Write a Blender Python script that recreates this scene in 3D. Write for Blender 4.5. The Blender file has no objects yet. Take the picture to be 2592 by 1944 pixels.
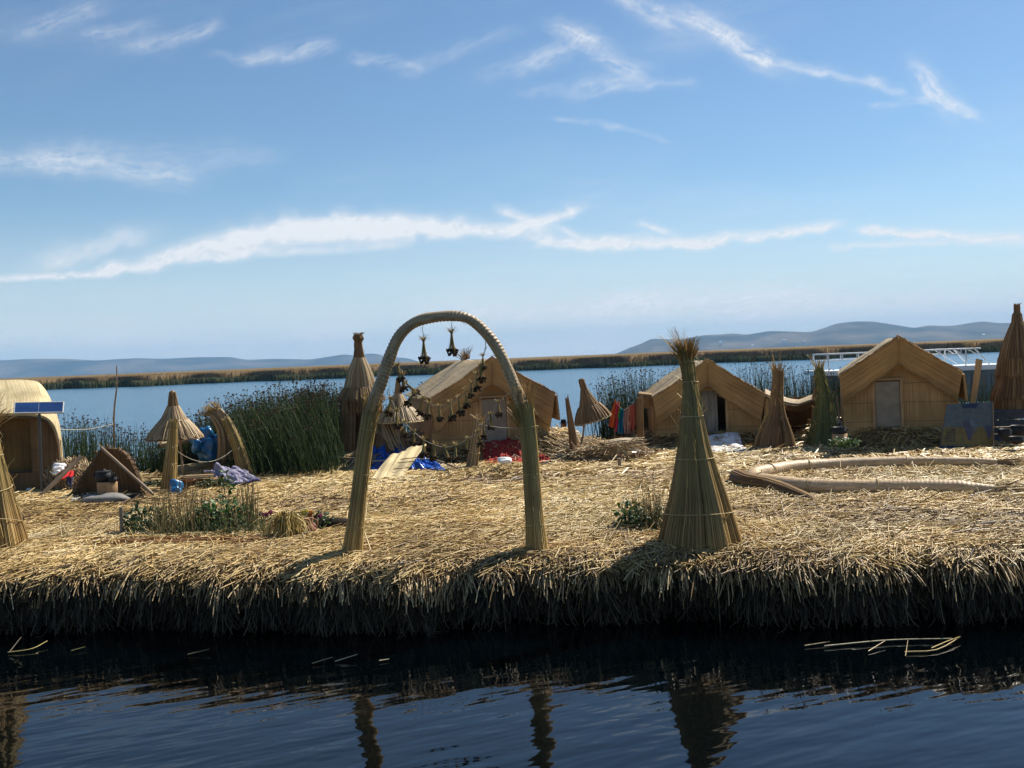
import bpy, math
import numpy as np
from mathutils import Vector, Matrix

# ------------------------------------------------------------------ camera / light / sky
K = 1.4            # design units -> metres (the eye is 3 units = 4.2 m above the lake)
EYE = 3.0
FPX = 2592.0       # focal length in photo pixels (photo 2592 x 1944)
PITCH = math.radians(1.46)
ROLL = math.radians(2.29)
SUN_AZ = math.atan2(0.774, 0.633)      # from +Y towards +X
SUN_EL = math.radians(46)
SUN_STRENGTH = 5.0
SKY_STRENGTH = 0.068
EXPOSURE = 0.58
CLOUD = 0.64         # radiance of full white cloud

scene = bpy.context.scene
col = scene.collection
scene.view_settings.view_transform = 'Standard'
scene.view_settings.look = 'None'
scene.view_settings.exposure = EXPOSURE
scene.view_settings.gamma = 1.0
scene.render.resolution_x, scene.render.resolution_y = 1024, 768
try:
    scene.cycles.use_denoising = True
    scene.cycles.max_bounces = 6
    scene.cycles.diffuse_bounces = 3
    scene.cycles.glossy_bounces = 3
    scene.cycles.transparent_max_bounces = 8
    scene.cycles.volume_bounces = 0
    scene.cycles.caustics_reflective = False
    scene.cycles.caustics_refractive = False
except Exception:
    pass

cp, sp = math.cos(PITCH), math.sin(PITCH)
cr, sr = math.cos(ROLL), math.sin(ROLL)
Fv = np.array([0, cp, -sp])
R0 = np.array([1.0, 0, 0])
U0 = np.array([0, sp, cp])
Rv = R0 * cr - U0 * sr
Uv = R0 * sr + U0 * cr
camd = bpy.data.cameras.new('camera')
cam = bpy.data.objects.new('camera', camd)
col.objects.link(cam)
mw = Matrix.Identity(4)
for i in range(3):
    mw[i][0], mw[i][1], mw[i][2] = Rv[i], Uv[i], -Fv[i]
mw[2][3] = EYE * K
cam.matrix_world = mw
camd.sensor_width = 36.0
camd.lens = 36.0
camd.clip_start = 0.1
camd.clip_end = 60000
scene.camera = cam

def ray(px, py):
    return Fv + Rv * ((px - 1296.0) / FPX) + Uv * ((972.0 - py) / FPX)
G = 0.72           # height of the island's top above the lake, design units
def P(px, py, z=G):
    r = ray(px, py)
    return np.array([0, 0, EYE]) + r * ((z - EYE) / r[2])
def Q(px, py, y):
    r = ray(px, py)
    return np.array([0, 0, EYE]) + r * (y / r[1])
def V(px, py, A, B):
    """point of the photo's ray on the upright plane through A and B"""
    r = ray(px, py)
    n = np.array([B[1] - A[1], A[0] - B[0]])
    t = (n[0] * A[0] + n[1] * A[1]) / (n[0] * r[0] + n[1] * r[1])
    return np.array([0, 0, EYE]) + r * t

sun_dir = Vector((math.sin(SUN_AZ) * math.cos(SUN_EL), math.cos(SUN_AZ) * math.cos(SUN_EL), math.sin(SUN_EL)))
ld = bpy.data.lights.new('sun', 'SUN')
ld.energy = SUN_STRENGTH
ld.angle = math.radians(0.5)
ld.color = (1.0, 0.935, 0.82)
lo = bpy.data.objects.new('sun', ld)
lo.rotation_euler = sun_dir.to_track_quat('Z', 'Y').to_euler()
lo.location = (30, 30, 60)
col.objects.link(lo)

class NT:
    """small helper for node trees"""
    def __init__(s, tree):
        s.t = tree
    def n(s, kind, **kw):
        nd = s.t.nodes.new(kind)
        for k, v in kw.items():
            if k == 'inp':
                for a, b in v.items():
                    nd.inputs[a].default_value = b
            else:
                setattr(nd, k, v)
        return nd
    def l(s, a, b):
        s.t.links.new(a, b)
    def math(s, op, a, b=None, clamp=False):
        nd = s.t.nodes.new('ShaderNodeMath'); nd.operation = op; nd.use_clamp = clamp
        for i, x in enumerate((a, b)):
            if x is None: continue
            if isinstance(x, (int, float)): nd.inputs[i].default_value = x
            else: s.l(x, nd.inputs[i])
        return nd.outputs[0]
    def vmath(s, op, a, b=None, out=0, scale=None):
        nd = s.t.nodes.new('ShaderNodeVectorMath'); nd.operation = op
        for i, x in enumerate((a, b)):
            if x is None: continue
            if isinstance(x, (tuple, list)): nd.inputs[i].default_value = x
            else: s.l(x, nd.inputs[i])
        if scale is not None:
            if isinstance(scale, (int, float)): nd.inputs['Scale'].default_value = scale
            else: s.l(scale, nd.inputs['Scale'])
        return nd.outputs[out]

def build_world():
    w = bpy.data.worlds.new('World')
    scene.world = w
    w.use_nodes = True
    t = w.node_tree
    t.nodes.clear()
    g = NT(t)
    out = g.n('ShaderNodeOutputWorld')
    bg = g.n('ShaderNodeBackground', inp={'Strength': SKY_STRENGTH})
    sky = g.n('ShaderNodeTexSky', sky_type='NISHITA', sun_disc=False)
    sky.sun_elevation = SUN_EL
    sky.sun_rotation = SUN_AZ
    sky.altitude = 1200.0
    sky.air_density = 1.15
    sky.dust_density = 0.25
    sky.ozone_density = 1.9
    gain = g.n('ShaderNodeMix', data_type='RGBA', blend_type='MULTIPLY'); gain.inputs['Factor'].default_value = 1.0
    g.l(sky.outputs[0], gain.inputs['A']); gain.inputs['B'].default_value = (.86, 1.0, 1.08, 1)
    sep = g.n('ShaderNodeSeparateXYZ'); g.l(g.n('ShaderNodeTexCoord').outputs['Generated'], sep.inputs[0])
    mr = g.n('ShaderNodeMapRange', interpolation_type='SMOOTHSTEP'); g.l(sep.outputs[2], mr.inputs['Value'])
    mr.inputs['From Min'].default_value = 0.0; mr.inputs['From Max'].default_value = 0.17
    mr.inputs['To Min'].default_value = 0.75; mr.inputs['To Max'].default_value = 0.0
    mixh = g.n('ShaderNodeMix', data_type='RGBA'); g.l(mr.outputs['Result'], mixh.inputs['Factor'])
    g.l(gain.outputs['Result'], mixh.inputs['A']); mixh.inputs['B'].default_value = (7.3, 8.3, 9.1, 1)
    g.l(mixh.outputs['Result'], bg.inputs['Color'])
    g.l(bg.outputs[0], out.inputs['Surface'])
build_world()

# ------------------------------------------------------------------ helpers
rng = np.random.default_rng(11)
ORG = {}

def rot3(yaw=0, pitch=0, roll=0):
    return np.array((Matrix.Rotation(yaw, 3, 'Z') @ Matrix.Rotation(pitch, 3, 'X') @ Matrix.Rotation(roll, 3, 'Y')))

def sfbm(x, y, seed=0, base=1.0, octv=4):
    r = np.random.default_rng(seed)
    out = np.zeros_like(np.asarray(x, float))
    a, f = 1.0, base
    for o in range(octv):
        for k in range(3):
            th = r.uniform(0, 6.283); ph = r.uniform(0, 6.283)
            out = out + a * np.sin((x * np.cos(th) + y * np.sin(th)) * f * r.uniform(.7, 1.3) + ph) / 3
        a *= .55; f *= 2.03
    return out

def nrm(a):
    return a / np.maximum(np.linalg.norm(a, axis=-1, keepdims=True), 1e-9)

def frames(path):
    path = np.asarray(path, float)
    t = nrm(np.gradient(path, axis=0))
    A = np.zeros_like(path)
    ref = np.array([1.0, 0, 0]) if abs(t[0][0]) < .9 else np.array([0, 1.0, 0])
    a = ref - t[0] * np.dot(ref, t[0]); a /= np.linalg.norm(a)
    for i in range(len(path)):
        a = a - t[i] * np.dot(a, t[i]); a /= np.linalg.norm(a)
        A[i] = a
    return t, A, np.cross(t, A)

def smooth(pts, n):
    """Catmull-Rom through the points, n samples"""
    p = np.asarray(pts, float)
    p = np.vstack([2 * p[0] - p[1], p, 2 * p[-1] - p[-2]])
    m = len(p) - 3
    ts = np.linspace(0, m - 1e-6, n)
    i = ts.astype(int); f = (ts - i)[:, None]
    a, b, c, d = p[i], p[i + 1], p[i + 2], p[i + 3]
    return .5 * (2 * b + (c - a) * f + (2 * a - 5 * b + 4 * c - d) * f ** 2 + (3 * b - 3 * c + d - a) * f ** 3)

class MB:
    def __init__(s):
        s.V, s.UV, s.R, s.T, s.F, s.S = [], [], [], [], [], []
        s.n = 0
    def add(s, v, f, uv=None, rnd=.5, t=0., smooth=True):
        v = np.asarray(v, float).reshape(-1, 3); f = np.asarray(f, int)
        m = len(v)
        s.V.append(v)
        s.UV.append(v[:, :2].copy() if uv is None else np.asarray(uv, float).reshape(-1, 2))
        s.R.append(np.broadcast_to(np.asarray(rnd, float), (m,)).copy())
        s.T.append(np.broadcast_to(np.asarray(t, float), (m,)).copy())
        s.F.append(f + s.n); s.S.append(smooth)
        s.n += m
        return s
    def grid(s, Pt, uv=None, rnd=.5, t=None, smooth=True, flip=False):
        Pt = np.asarray(Pt, float); a, b = Pt.shape[:2]
        i = np.arange(a * b).reshape(a, b)
        f = np.stack([i[:-1, :-1], i[:-1, 1:], i[1:, 1:], i[1:, :-1]], -1).reshape(-1, 4)
        if flip: f = f[:, ::-1]
        if uv is None:
            du = np.r_[0, np.cumsum(np.linalg.norm(np.diff(Pt[a // 2], axis=0), axis=1))]
            dv = np.r_[0, np.cumsum(np.linalg.norm(np.diff(Pt[:, b // 2], axis=0), axis=1))]
            uv = np.stack(np.broadcast_arrays(du[None, :], dv[:, None]), -1)
        if t is None: t = np.repeat(np.linspace(0, 1, a), b)
        if np.ndim(rnd) == 2: rnd = np.asarray(rnd).reshape(-1)
        return s.add(Pt, f, uv, rnd, t, smooth)
    def slab(s, Pt, th, uv=None, rnd=.5):
        """a grid given thickness th along its own normals"""
        Pt = np.asarray(Pt, float)
        gu = np.gradient(Pt, axis=1); gv = np.gradient(Pt, axis=0)
        n = nrm(np.cross(gu, gv))
        s.grid(Pt + n * th / 2, uv, rnd)
        s.grid(Pt - n * th / 2, uv, rnd, flip=True)
        a, b = Pt + n * th / 2, Pt - n * th / 2
        for e, fl in ((np.stack([a[0], b[0]]), True), (np.stack([a[-1], b[-1]]), False), (np.stack([a[:, 0], b[:, 0]]), False), (np.stack([a[:, -1], b[:, -1]]), True)):
            s.grid(e, None, rnd, flip=fl)
        return s
    def tube(s, path, r, n=8, caps=True, rnd=.5, smooth=True, rmod=None, flat=1.0):
        path = np.asarray(path, float); k = len(path)
        r = np.broadcast_to(np.asarray(r, float), (k,))
        t, A, B = frames(path)
        an = np.linspace(0, 2 * np.pi, n + 1)
        rr = r[:, None] * np.ones((1, n + 1))
        if rmod is not None: rr = rr * rmod
        Pt = path[:, None] + rr[..., None] * (np.cos(an)[None, :, None] * A[:, None] + flat * np.sin(an)[None, :, None] * B[:, None])
        ln = np.r_[0, np.cumsum(np.linalg.norm(np.diff(path, axis=0), axis=1))]
        uv = np.stack(np.broadcast_arrays(an[None, :] * r.mean(), ln[:, None]), -1)
        s.grid(Pt, uv, rnd, smooth=smooth)
        if caps:
            for q, fl in ((0, False), (k - 1, True)):
                ring = Pt[q, :-1]
                c = path[q]
                v = np.vstack([ring, c])
                f = np.array([[j, (j + 1) % n, n] for j in range(n)])
                if not fl: f = f[:, ::-1]
                s.add(v, f, np.c_[v[:, 0], v[:, 2]], rnd, 0. if q == 0 else 1., False)
        return s
    def lathe(s, c, prof, n=24, rnd=.5, ridge=0., nr=0, jit=0., cap=True):
        prof = np.asarray(prof, float)
        an = np.linspace(0, 2 * np.pi, n + 1)
        md = 1 + ridge * np.sin(an * nr)
        if jit:
            jj = np.random.default_rng(3).normal(0, jit, n); md = md + np.r_[jj, jj[0]]
        rr = prof[:, 0][:, None] * md[None]
        Pt = np.stack([c[0] + rr * np.cos(an), c[1] + rr * np.sin(an), c[2] + prof[:, 1][:, None] + 0 * rr], -1)
        ln = np.r_[0, np.cumsum(np.linalg.norm(np.diff(prof, axis=0), axis=1))]
        uv = np.stack(np.broadcast_arrays(an[None, :] * max(prof[:, 0].mean(), .02), ln[:, None]), -1)
        s.grid(Pt, uv, rnd)
        return s
    def box(s, c, h, R=None, rnd=.5):
        c = np.asarray(c, float)
        for ax in range(3):
            for sg in (-1, 1):
                u_, v_ = (ax + 1) % 3, (ax + 2) % 3
                q = []
                for (a, b) in ((-1, -1), (1, -1), (1, 1), (-1, 1)):
                    p = np.zeros(3); p[ax] = sg * h[ax]; p[u_] = a * h[u_]; p[v_] = b * h[v_]
                    q.append(p)
                q = np.array(q)
                if sg < 0: q = q[::-1]
                uv = q[:, [0 if ax != 0 else 1, 2 if ax != 2 else 1]]
                if R is not None: q = q @ np.asarray(R).T
                s.add(q + c, [[0, 1, 2, 3]], uv, rnd, 0, False)
        return s
    def strands(s, Pt, w, rnd=None, sides=3, taper=None, r=rng):
        Pt = np.asarray(Pt, float); n, k = Pt.shape[:2]
        if n == 0: return s
        if rnd is None: rnd = r.random(n)
        w = np.broadcast_to(np.asarray(w, float), (n,))
        tp = np.ones(k) if taper is None else np.asarray(taper, float)
        t = nrm(np.gradient(Pt, axis=1))
        ref = nrm(r.normal(0, 1, (n, 1, 3)) * np.array([1, 1, 1.0]))
        if sides == 2: ref = nrm(ref * .55 + np.array([0, 0, 1.0]))
        a = nrm(np.cross(t, ref)); b = np.cross(t, a)
        if sides == 2: an = [0., np.pi]
        else: an = [2 * np.pi * j / sides for j in range(sides)]
        hw = .5 * w[:, None, None] * tp[None, :, None]
        vs = np.stack([Pt + hw * (np.cos(q) * a + np.sin(q) * b) for q in an], 2)      # n,k,m,3
        m = len(an)
        i = np.arange(n * k * m).reshape(n, k, m)
        if m == 2:
            f = np.stack([i[:, :-1, 0], i[:, :-1, 1], i[:, 1:, 1], i[:, 1:, 0]], -1).reshape(-1, 4)
        else:
            i2 = np.concatenate([i, i[:, :, :1]], 2)
            f = np.stack([i2[:, :-1, :-1], i2[:, :-1, 1:], i2[:, 1:, 1:], i2[:, 1:, :-1]], -1).reshape(-1, 4)
        tt = np.broadcast_to(np.linspace(0, 1, k)[None, :, None], (n, k, m)).reshape(-1)
        rr = np.repeat(rnd, k * m)
        uv = np.stack([rr * 7.3, tt], -1)
        return s.add(vs, f, uv, rr, tt, m > 2)
    def blob(s, c, rad, n=14, amp=.1, seed=0, rnd=.5):
        th = np.linspace(0, np.pi, n); ph = np.linspace(0, 2 * np.pi, 2 * n + 1)
        T_, Ph = np.meshgrid(th, ph, indexing='ij')
        d = np.stack([np.sin(T_) * np.cos(Ph), np.sin(T_) * np.sin(Ph), np.cos(T_)], -1)
        r = np.random.default_rng(seed)
        k = 1
        for q in range(6):
            w_ = r.normal(0, 1, 3); w_ = w_ / np.linalg.norm(w_) * r.uniform(2, 6)
            k = k + amp / 2 * np.sin(d @ w_ + r.uniform(0, 6))
        s.grid(np.asarray(c) + d * k[..., None] * np.asarray(rad), None, rnd, flip=True)
        return s
    def build(s, name, mat, parent=None, origin=None):
        if parent is not None: origin = ORG[parent.name]
        if origin is None: origin = np.zeros(3)
        origin = np.asarray(origin, float)
        me = bpy.data.meshes.new(name)
        v = (np.concatenate(s.V) - origin) * K
        me.vertices.add(len(v)); me.vertices.foreach_set('co', v.astype(np.float32).ravel())
        fl = [f for f in s.F if len(f)]
        sm = [np.full(len(f), b) for f, b in zip(s.F, s.S) if len(f)]
        tot = np.concatenate([np.full(len(f), f.shape[1]) for f in fl])
        loops = np.concatenate([f.ravel() for f in fl])
        me.loops.add(len(loops)); me.loops.foreach_set('vertex_index', loops.astype(np.int32))
        me.polygons.add(len(tot))
        me.polygons.foreach_set('loop_start', np.r_[0, np.cumsum(tot)[:-1]].astype(np.int32))
        try: me.polygons.foreach_set('loop_total', tot.astype(np.int32))
        except Exception: pass
        me.polygons.foreach_set('use_smooth', np.concatenate(sm))
        uvl = me.uv_layers.new(name='UVMap')
        uvl.data.foreach_set('uv', np.concatenate(s.UV)[loops].astype(np.float32).ravel())
        for nm, arr in (('rnd', s.R), ('tt', s.T)):
            at = me.attributes.new(nm, 'FLOAT', 'POINT')
            at.data.foreach_set('value', np.concatenate(arr).astype(np.float32))
        me.update(calc_edges=True)
        me.validate()
        me.materials.append(mat)
        o = bpy.data.objects.new(name, me)
        col.objects.link(o)
        if parent is not None: o.parent = parent
        else: o.location = origin * K
        ORG[o.name] = origin
        return o

def tag(o, label=None, cat=None, group=None, kind=None):
    if label: o['label'] = label
    if cat: o['category'] = cat
    if group: o['group'] = group
    if kind: o['kind'] = kind
    return o

def thing(name, label, cat, loc, group=None):
    o = bpy.data.objects.new(name, None)
    o.empty_display_size = .2
    col.objects.link(o)
    o.location = np.asarray(loc, float) * K
    ORG[o.name] = np.asarray(loc, float)
    return tag(o, label, cat, group)

def copy_tree(o, parent=None):
    c = o.copy(); col.objects.link(c)
    if parent is not None: c.parent = parent
    for ch in [x for x in col.objects if x.parent == o]:
        copy_tree(ch, c)
    return c

# ------------------------------------------------------------------ materials
def newmat(name):
    m = bpy.data.materials.new(name); m.use_nodes = True
    t = m.node_tree; t.nodes.clear()
    g = NT(t)
    out = g.n('ShaderNodeOutputMaterial')
    bs = g.n('ShaderNodeBsdfPrincipled')
    g.l(bs.outputs[0], out.inputs['Surface'])
    return m, g, bs, out

def ramp(g, fac, cols, pos=None):
    r = g.n('ShaderNodeValToRGB')
    el = r.color_ramp.elements
    while len(el) < len(cols): el.new(0.5)
    for i, c in enumerate(cols):
        el[i].position = (i / (len(cols) - 1)) if pos is None else pos[i]
        el[i].color = (*c, 1)
    g.l(fac, r.inputs[0])
    return r.outputs[0]

def mulcol(g, c, f):
    m = g.n('ShaderNodeMix', data_type='RGBA', blend_type='MULTIPLY'); m.inputs['Factor'].default_value = 1.0
    g.l(c, m.inputs['A'])
    cc = g.n('ShaderNodeCombineColor')
    for i in range(3): g.l(f, cc.inputs[i])
    g.l(cc.outputs[0], m.inputs['B'])
    return m.outputs['Result']

def mixcol(g, f, a, b):
    m = g.n('ShaderNodeMix', data_type='RGBA')
    g.l(f, m.inputs['Factor'])
    for k, x in (('A', a), ('B', b)):
        if isinstance(x, tuple): m.inputs[k].default_value = (*x, 1)
        else: g.l(x, m.inputs[k])
    return m.outputs['Result']

def maprange(g, x, a, b, c, d):
    m = g.n('ShaderNodeMapRange'); g.l(x, m.inputs['Value'])
    for k, q in zip(('From Min', 'From Max', 'To Min', 'To Max'), (a, b, c, d)): m.inputs[k].default_value = q
    return m.outputs['Result']

def noise(g, scale, detail=4, vec=None, sc=None, coord='Object', rough=.55):
    nz = g.n('ShaderNodeTexNoise'); nz.inputs['Scale'].default_value = scale; nz.inputs['Detail'].default_value = detail
    nz.inputs['Roughness'].default_value = rough
    if vec is None:
        vec = g.n('ShaderNodeTexCoord').outputs[coord]
    if sc is not None:
        mp = g.n('ShaderNodeMapping'); mp.inputs['Scale'].default_value = sc; g.l(vec, mp.inputs[0]); vec = mp.outputs[0]
    g.l(vec, nz.inputs['Vector'])
    return nz.outputs['Fac']

def strand_mat(name, cols, rough=.55, spec=.35, var=.25, tip=None, trans=.0, pos=None, vscale=1.6):
    """stems: colour by stem (attribute rnd), optional other colour towards the tip (attribute tt)"""
    m, g, bs, out = newmat(name)
    at = g.n('ShaderNodeAttribute', attribute_name='rnd')
    c = ramp(g, at.outputs['Fac'], cols, pos)
    if tip is not None:
        tt = g.n('ShaderNodeAttribute', attribute_name='tt')
        c = mixcol(g, maprange(g, tt.outputs['Fac'], tip[1], tip[2], 0, tip[3]), c, tip[0])
    nz = noise(g, vscale, 3)
    c = mulcol(g, c, maprange(g, nz, .3, .7, 1 - var, 1 + var))
    g.l(c, bs.inputs['Base Color'])
    bs.inputs['Roughness'].default_value = rough
    bs.inputs['Specular IOR Level'].default_value = spec
    if trans:
        tr = g.n('ShaderNodeBsdfTranslucent'); g.l(c, tr.inputs['Color'])
        mx = g.n('ShaderNodeMixShader'); mx.inputs[0].default_value = trans
        g.l(bs.outputs[0], mx.inputs[1]); g.l(tr.outputs[0], mx.inputs[2]); g.l(mx.outputs[0], out.inputs['Surface'])
    return m

def mat_mat(name, cols, across=95., along=1.2, stitch=None, bump=.6, rough=.65, var=.2, spec=.2):
    """woven reed mats: streaks along UV v, uneven, with optional sewn cords across"""
    m, g, bs, out = newmat(name)
    uv = g.n('ShaderNodeUVMap', uv_map='UVMap').outputs[0]
    n1 = noise(g, 1.0, 3, uv, (across, along, 1))
    n2 = noise(g, 1.0, 2, uv, (across * .22, along * .5, 1))
    n3 = noise(g, .9, 5)
    f = g.math('ADD', g.math('MULTIPLY', n1, .82), g.math('MULTIPLY', n2, .18))
    c = ramp(g, f, cols, [.30 + .4 * i / (len(cols) - 1) for i in range(len(cols))])
    c = mulcol(g, c, maprange(g, n3, .32, .68, 1 - 1.6 * var, 1 + 1.3 * var))
    h = f
    if stitch:
        sp_ = g.n('ShaderNodeSeparateXYZ'); g.l(uv, sp_.inputs[0])
        wob = g.math('MULTIPLY', noise(g, 1.0, 2, uv, (6, 2, 1)), .05)
        fr = g.math('FRACT', g.math('DIVIDE', g.math('ADD', sp_.outputs[1], wob), stitch))
        ln = g.math('LESS_THAN', g.math('ABSOLUTE', g.math('SUBTRACT', fr, .5)), .018)
        c = mixcol(g, g.math('MULTIPLY', ln, .55), c, (.06, .04, .025))
        h = g.math('SUBTRACT', h, g.math('MULTIPLY', ln, .5))
    g.l(c, bs.inputs['Base Color'])
    b = g.n('ShaderNodeBump'); b.inputs['Strength'].default_value = bump; b.inputs['Distance'].default_value = .02
    g.l(h, b.inputs['Height']); g.l(b.outputs[0], bs.inputs['Normal'])
    bs.inputs['Roughness'].default_value = rough
    bs.inputs['Specular IOR Level'].default_value = spec
    return m

def plain(name, c, rough=.6, spec=.3, var=.25, scale=6., bump=0., metal=0., c2=None):
    m, g, bs, out = newmat(name)
    nz = noise(g, scale, 5)
    if c2 is None: c2 = tuple(x * (1 - var) for x in c)
    g.l(mixcol(g, maprange(g, nz, .35, .65, 0, 1), c, c2), bs.inputs['Base Color'])
    bs.inputs['Roughness'].default_value = rough
    bs.inputs['Specular IOR Level'].default_value = spec
    bs.inputs['Metallic'].default_value = metal
    if bump:
        b = g.n('ShaderNodeBump'); b.inputs['Strength'].default_value = bump; b.inputs['Distance'].default_value = .03
        g.l(noise(g, scale * 3, 5), b.inputs['Height']); g.l(b.outputs[0], bs.inputs['Normal'])
    return m

STRAW = [(.10, .055, .02), (.33, .20, .07), (.54, .375, .14), (.61, .46, .21), (.68, .57, .35)]
M = {}
M['litter'] = strand_mat('strewn straw', STRAW, .5, .45, .22, vscale=.5, pos=[0, .2, .5, .8, 1])
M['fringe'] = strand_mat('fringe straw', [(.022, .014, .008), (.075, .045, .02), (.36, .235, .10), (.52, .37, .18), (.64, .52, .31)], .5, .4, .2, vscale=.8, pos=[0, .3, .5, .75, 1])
M['hang'] = strand_mat('shade-toned hanging stems', [(.018, .013, .009), (.05, .037, .022), (.12, .092, .055), (.26, .205, .13)], .6, .3, .2, pos=[0, .35, .72, 1])  # damp reed, with the shade below the rim put into its colour
M['wet_shade'] = strand_mat('shade-toned bank stems', [(.008, .006, .004), (.02, .014, .009), (.05, .036, .022)], .7, .2, .2)  # soaked reed, painted nearly black for the shade under the bank
M['dry'] = strand_mat('dry thatch stems', [(.17, .10, .045), (.31, .20, .095), (.42, .30, .16), (.52, .42, .26)], .55, .35, .18)
M['dryb'] = strand_mat('brown thatch stems', [(.12, .065, .028), (.24, .14, .06), (.34, .22, .10)], .6, .3, .18)
M['fresh'] = strand_mat('half fresh bundle stems', [(.19, .11, .036), (.35, .22, .075), (.47, .325, .13)], .5, .35, .2, tip=((.165, .135, .042), .25, .6, .65))
M['legmat'] = strand_mat('arch leg stems', [(.25, .15, .05), (.42, .28, .095), (.56, .41, .165)], .5, .35, .2, tip=((.19, .16, .045), .3, .95, .55))
M['greenb'] = strand_mat('green bundle stems', [(.06, .07, .02), (.11, .12, .03), (.17, .16, .05)], .5, .35, .15)
M['tuft'] = strand_mat('ripe reed tips', [(.20, .11, .03), (.34, .21, .06), (.42, .30, .11)], .5, .35, .15)
M['stems'] = strand_mat('dried flower stems', [(.26, .17, .05), (.42, .30, .10), (.54, .42, .18)], .5, .3, .15, trans=.2)
M['living'] = strand_mat('living reed stems', [(.010, .022, .006), (.026, .05, .014), (.06, .095, .03), (.17, .19, .075)], .6, .2, .25, pos=[0, .4, .74, 1], trans=.15)
M['seed'] = plain('seed heads', (.065, .04, .025), .9, .1)
M['farbrown'] = strand_mat('far ripe reeds', [(.36, .245, .125), (.47, .34, .18), (.57, .435, .25)], .8, .1, .2, vscale=.05, trans=.62)
M['fargreen'] = strand_mat('far green reeds', [(.09, .11, .045), (.145, .165, .07), (.24, .23, .11)], .8, .1, .25, vscale=.08, trans=.5)
M['weave'] = mat_mat('woven arch binding', [(.17, .11, .05), (.37, .26, .135), (.52, .395, .23)], 70, 6, None, .4, .45, .12, .45)
M['weave2'] = mat_mat('tan tube binding', [(.28, .175, .08), (.50, .345, .185), (.64, .49, .31)], 70, 6, None, .4, .5, .12, .4)
M['mat_wall'] = mat_mat('reed wall mat', [(.20, .11, .042), (.38, .23, .09), (.50, .325, .145)], 105, .9, .42)
M['mat_gable'] = mat_mat('reed gable mat', [(.13, .075, .028), (.34, .205, .083), (.47, .305, .135)], 85, .5, None)
M['mat_roof'] = mat_mat('reed roof mat', [(.21, .145, .075), (.38, .285, .16), (.48, .38, .23)], 80, .7, None)
M['mat_pale'] = mat_mat('pale reed thatch', [(.36, .27, .13), (.57, .455, .25), (.67, .57, .36)], 45, .8, None)
M['mat_dark'] = mat_mat('weathered dark mat', [(.06, .032, .015), (.13, .072, .03), (.20, .12, .055)], 50, .9, None)
M['mat_slat'] = mat_mat('brown slat mat', [(.09, .05, .022), (.17, .098, .042), (.24, .145, .065)], 60, .9, .35)
M['mat_ochre'] = mat_mat('ochre mat', [(.08, .045, .012), (.14, .078, .02), (.19, .11, .03)], 60, 1., .3)
M['core'] = plain('inner reed', (.10, .065, .028), .9, .1)
M['corefresh'] = plain('inner half fresh reed', (.12, .095, .03), .9, .1)
M['cord'] = plain('straw cord', (.50, .38, .18), .7)
M['rope'] = plain('pale rope', (.44, .39, .30), .7)
M['wood'] = mat_mat('weathered wood', [(.16, .11, .07), (.28, .20, .13), (.36, .28, .2)], 40, 2., None, .4)
M['woodwarm'] = mat_mat('warm wood', [(.26, .15, .07), (.40, .25, .12), (.5, .34, .18)], 40, 2., None, .4)
M['doorgrey'] = plain('grey door sheet', (.27, .225, .17), .7, .2, .25, 3.)
M['woodgrey'] = mat_mat('grey planks', [(.10, .09, .075), (.20, .18, .15), (.27, .25, .21)], 16, 1.2, None, .4)
M['black'] = plain('soot black pot', (.012, .012, .013), .6, .35, .3)
M['blackmat'] = plain('dark hollow', (.008, .007, .006), .9, .1)
M['tarp'] = plain('blue plastic sheet', (.015, .11, .52), .25, .6, .25, 5., .25)
M['bagblue'] = plain('blue plastic bag', (.015, .14, .33), .28, .6, .3, 5., .4)
M['white'] = plain('white plastic', (.78, .77, .76), .4, .4, .12, 5., .2)
M['redcloth'] = plain('red cloth', (.40, .04, .03), .8, .2, .4, 9., .3)
M['scarlet'] = plain('scarlet cloth', (.62, .02, .02), .8, .2, .25)
M['purple'] = plain('mauve blanket', (.32, .30, .40), .85, .15, .35, 9., .3)
M['dkpurple'] = plain('dark mauve border', (.10, .09, .20), .85, .15, .3, 9.)
M['clay'] = plain('red clay', (.36, .17, .10), .7, .3, .3, 8., .2)
M['adobe'] = plain('tan clay', (.42, .26, .14), .8, .2, .35, 7., .3)
M['stone'] = plain('grey stone', (.24, .23, .21), .8, .3, .35, 5., .6)
M['soil'] = plain('dark soil', (.035, .026, .018), .95, .1, .4, 10., .6)
M['leaf'] = strand_mat('green leaves', [(.025, .06, .012), (.05, .115, .022), (.085, .17, .038)], .5, .4, .2, trans=.25)
M['leafdk'] = strand_mat('dark leaves', [(.02, .045, .012), (.04, .075, .02), (.06, .10, .03)], .5, .4, .2, trans=.15)
M['stalk'] = strand_mat('dry garden stalks', [(.07, .05, .02), (.15, .11, .045), (.24, .18, .08), (.10, .11, .035)], .6, .3, .2)
M['yellow'] = strand_mat('yellow dry grass', [(.34, .22, .05), (.50, .36, .10), (.60, .47, .18)], .5, .4, .15)
M['rust'] = strand_mat('reddish stems', [(.14, .06, .02), (.26, .13, .045), (.36, .20, .08)], .55, .35, .2)
M['skin'] = plain('skin', (.22, .11, .07), .6, .3, .15)
M['darkwool'] = plain('dark wool', (.02, .018, .022), .9, .1)
M['boatwhite'] = plain('white boat paint', (.80, .81, .82), .35, .5, .06, 2.)
M['boatblue'] = plain('blue boat side', (.10, .16, .20), .4, .5, .3, 2.)
M['rail'] = plain('pale rail paint', (.66, .68, .70), .35, .5, .1)
M['panel'] = plain('solar cells', (.018, .05, .16), .2, .6, .3, 3.)
M['metal'] = plain('dark metal', (.05, .05, .05), .4, .5, .2)
M['alu'] = plain('panel frame', (.5, .5, .5), .35, .5, .1)
M['platform'] = plain('dark blue boards', (.05, .06, .085), .7, .3, .4, 4.)
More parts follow.
